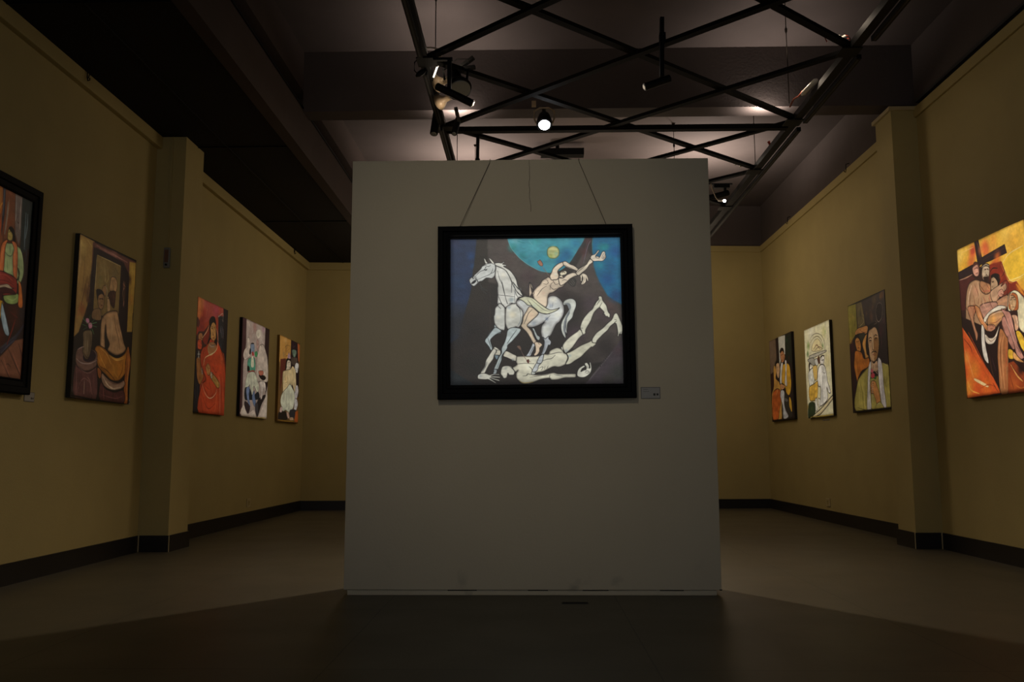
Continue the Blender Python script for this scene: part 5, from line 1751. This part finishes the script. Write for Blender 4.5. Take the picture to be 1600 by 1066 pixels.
# beige reflector lamps behind it
for n_, (p, q, lb) in enumerate((((-.575, 5.86, 3.40), (-.655, 5.92, 3.395), 'beige reflector lamp behind the black bell floodlight, upper one'),
                                  ((-.575, 6.00, 3.33), (-.655, 6.06, 3.32), 'beige reflector lamp behind the black bell floodlight, lower one'))):
    t = empty('reflector_lamp', p, lb, 'lamp', 'beige reflector lamps')
    bm = bmesh.new(); lathe(bm, p, q, [(0, .022), (.5, .024), (.6, .036), (1, .062)], 20); part('housing', bm, M_BEIGE, t, True)
    P_, Q_ = Vector(p), Vector(q); d = (Q_-P_).normalized()
    bm = bmesh.new(); lathe(bm, Q_+d*.001, Q_+d*.006, [(0, .054), (1, .045)], 20); part('lens', bm, M_LENS, t)
    bm = bmesh.new(); tube(bm, [Q_+Vector((0, 0, .055)), Q_+Vector((-.01, 0, .07)), Q_+Vector((-.02, -.01, .04))], .004, 5); part('cable', bm, M_WHITE, t)
bm = bmesh.new(); tube(bm, [(-.662, 5.72, 3.355), (-.65, 5.72, 3.39), (-.632, 5.72, 3.445)], .0065, 8)
tag(obj('fluorescent_stub', bm, mat('glowing_tube', 'ffffff', .5, emit='fff6e0', estr=1.6)), 'short bright white tube by the left rail above the reflector lamps', 'lamp')
# cable coils and connectors at the nodes
def cable(name, pts, r, m, label, cat='cable', group='loose cables on the rails'):
    bm = bmesh.new(); tube(bm, pts, r, 7); o = obj(name, bm, m, None, True); return tag(o, label, cat, group)
def coil(c, rx, ry, turns=1.6, n=22, z=.0):
    return [(c[0]+rx*math.cos(2*math.pi*turns*k/n), c[1]+ry*math.sin(2*math.pi*turns*k/n), c[2]+.02*math.sin(5*k/n)+z) for k in range(n+1)]
cable('cable_coil', coil((-.66, 5.60, 3.475), .075, .05), .005, M_BEIGE, 'pale cable coil on top of the left rail node')
cable('plug_lead', [(-.745, 5.60, 3.44), (-.775, 5.58, 3.40), (-.775, 5.58, 3.34), (-.75, 5.58, 3.315)], .004, M_BLACK, 'black lead hanging outside the left rail', 'cable')
bm = bmesh.new(); lathe(bm, (-.765, 5.58, 3.300), (-.700, 5.58, 3.345), [(0, .006), (.25, .018), (.7, .020), (1, .010)], 12); tag(obj('plug', bm, M_BLACK, None, True), 'small black plug dangling from the left rail', 'plug')
def halogen(loc, tilt, label):
    t = empty('halogen_lamp', loc, label, 'lamp', 'small halogen lamps lying on the rails')
    x, y, z = loc; dx, dy, dz = tilt
    bm = bmesh.new(); lathe(bm, (x, y, z), (x+dx*.06, y+dy*.06, z+dz*.06), [(0, .008), (.5, .010), (1, .012)], 14); part('holder', bm, M_WHITE, t, True)
    bm = bmesh.new(); lathe(bm, (x+dx*.061, y+dy*.061, z+dz*.061), (x+dx*.085, y+dy*.085, z+dz*.085), [(0, .014), (.6, .013), (1, .004)], 14); part('capsule', bm, M_LIT, t, True)
    return t
halogen((1.93, 7.9, 3.44), (.1, 0, .6), 'tiny lit halogen on the right rail, left one of a close pair')
halogen((1.985, 7.95, 3.44), (.1, 0, .6), 'tiny lit halogen on the right rail, right one of a close pair')
hl = halogen((1.88, 8.45, 3.26), (.8, -.5, -.2), 'lit yellowish halogen under the spotlight at the right of the partition top')
bm = bmesh.new(); tube(bm, [(1.88, 8.45, 3.262), (1.86, 8.47, 3.30), (1.84, 8.52, 3.40), (1.84, 8.575, 3.47)], .005, 6); part('lead', bm, M_BEIGE, hl)
halogen((-.76, 8.0, 3.52), (0, 0, .6), 'tiny lit halogen just over the partition top beside the left rail')
bm = bmesh.new(); box(bm, 2.0, 2.035, 5.42, 5.47, 3.449, 3.48, bev=.003); jb = tag(obj('junction_box', bm, M_WHITE), 'white junction box lying on the right rail node', 'junction box')
bm = bmesh.new(); lathe(bm, (2.045, 5.44, 3.455), (2.075, 5.43, 3.47), [(0, .018), (1, .016)], 12); tag(obj('connector', bm, M_WHITE), 'white round connector beside the junction box on the right node', 'connector')
cable('red_cable', coil((2.085, 5.45, 3.468), .02, .03, 1.2), .004, M_RED, 'small red cable loop beside the white junction box')
cable('red_cable', [(1.965, 5.47, 3.455), (1.95, 5.46, 3.48), (1.975, 5.45, 3.485)], .004, M_RED, 'short red cable end left of the white junction box')
bm = bmesh.new(); lathe(bm, (2.055, 6.30, 3.445), (2.105, 6.10, 3.475), [(0, .010), (.15, .020), (.9, .020), (1, .010)], 12); tag(obj('ballast_tube', bm, M_WHITE, None, True), 'white elongated ballast lying along the right rail', 'ballast')
cable('red_cable', [(2.03, 6.52, 3.44), (2.04, 6.45, 3.475), (2.055, 6.38, 3.465), (2.06, 6.30, 3.47)], .007, mat('pink_cable_sheath', 'c87a68', .5, bump=.02), 'pinkish cable bundle on the right rail before the white ballast')
bm = bmesh.new(); lathe(bm, (RRX-.02, 7.4, 3.448), (RRX-.035, 7.38, 3.475), [(0, .008), (1, .014)], 10); tag(obj('wire_nut', bm, M_RED), 'tiny red wire connector on the right rail beyond the beam', 'connector')
bm = bmesh.new(); box(bm, .13, .62, 9.5, 9.62, 4.12, 4.2, bev=.004); box(bm, .30, .34, 9.54, 9.58, 4.19, ZC); tag(obj('ceiling_unit', bm, M_BLACK), 'flat black unit under the far ceiling seen over the partition top', 'ceiling unit')
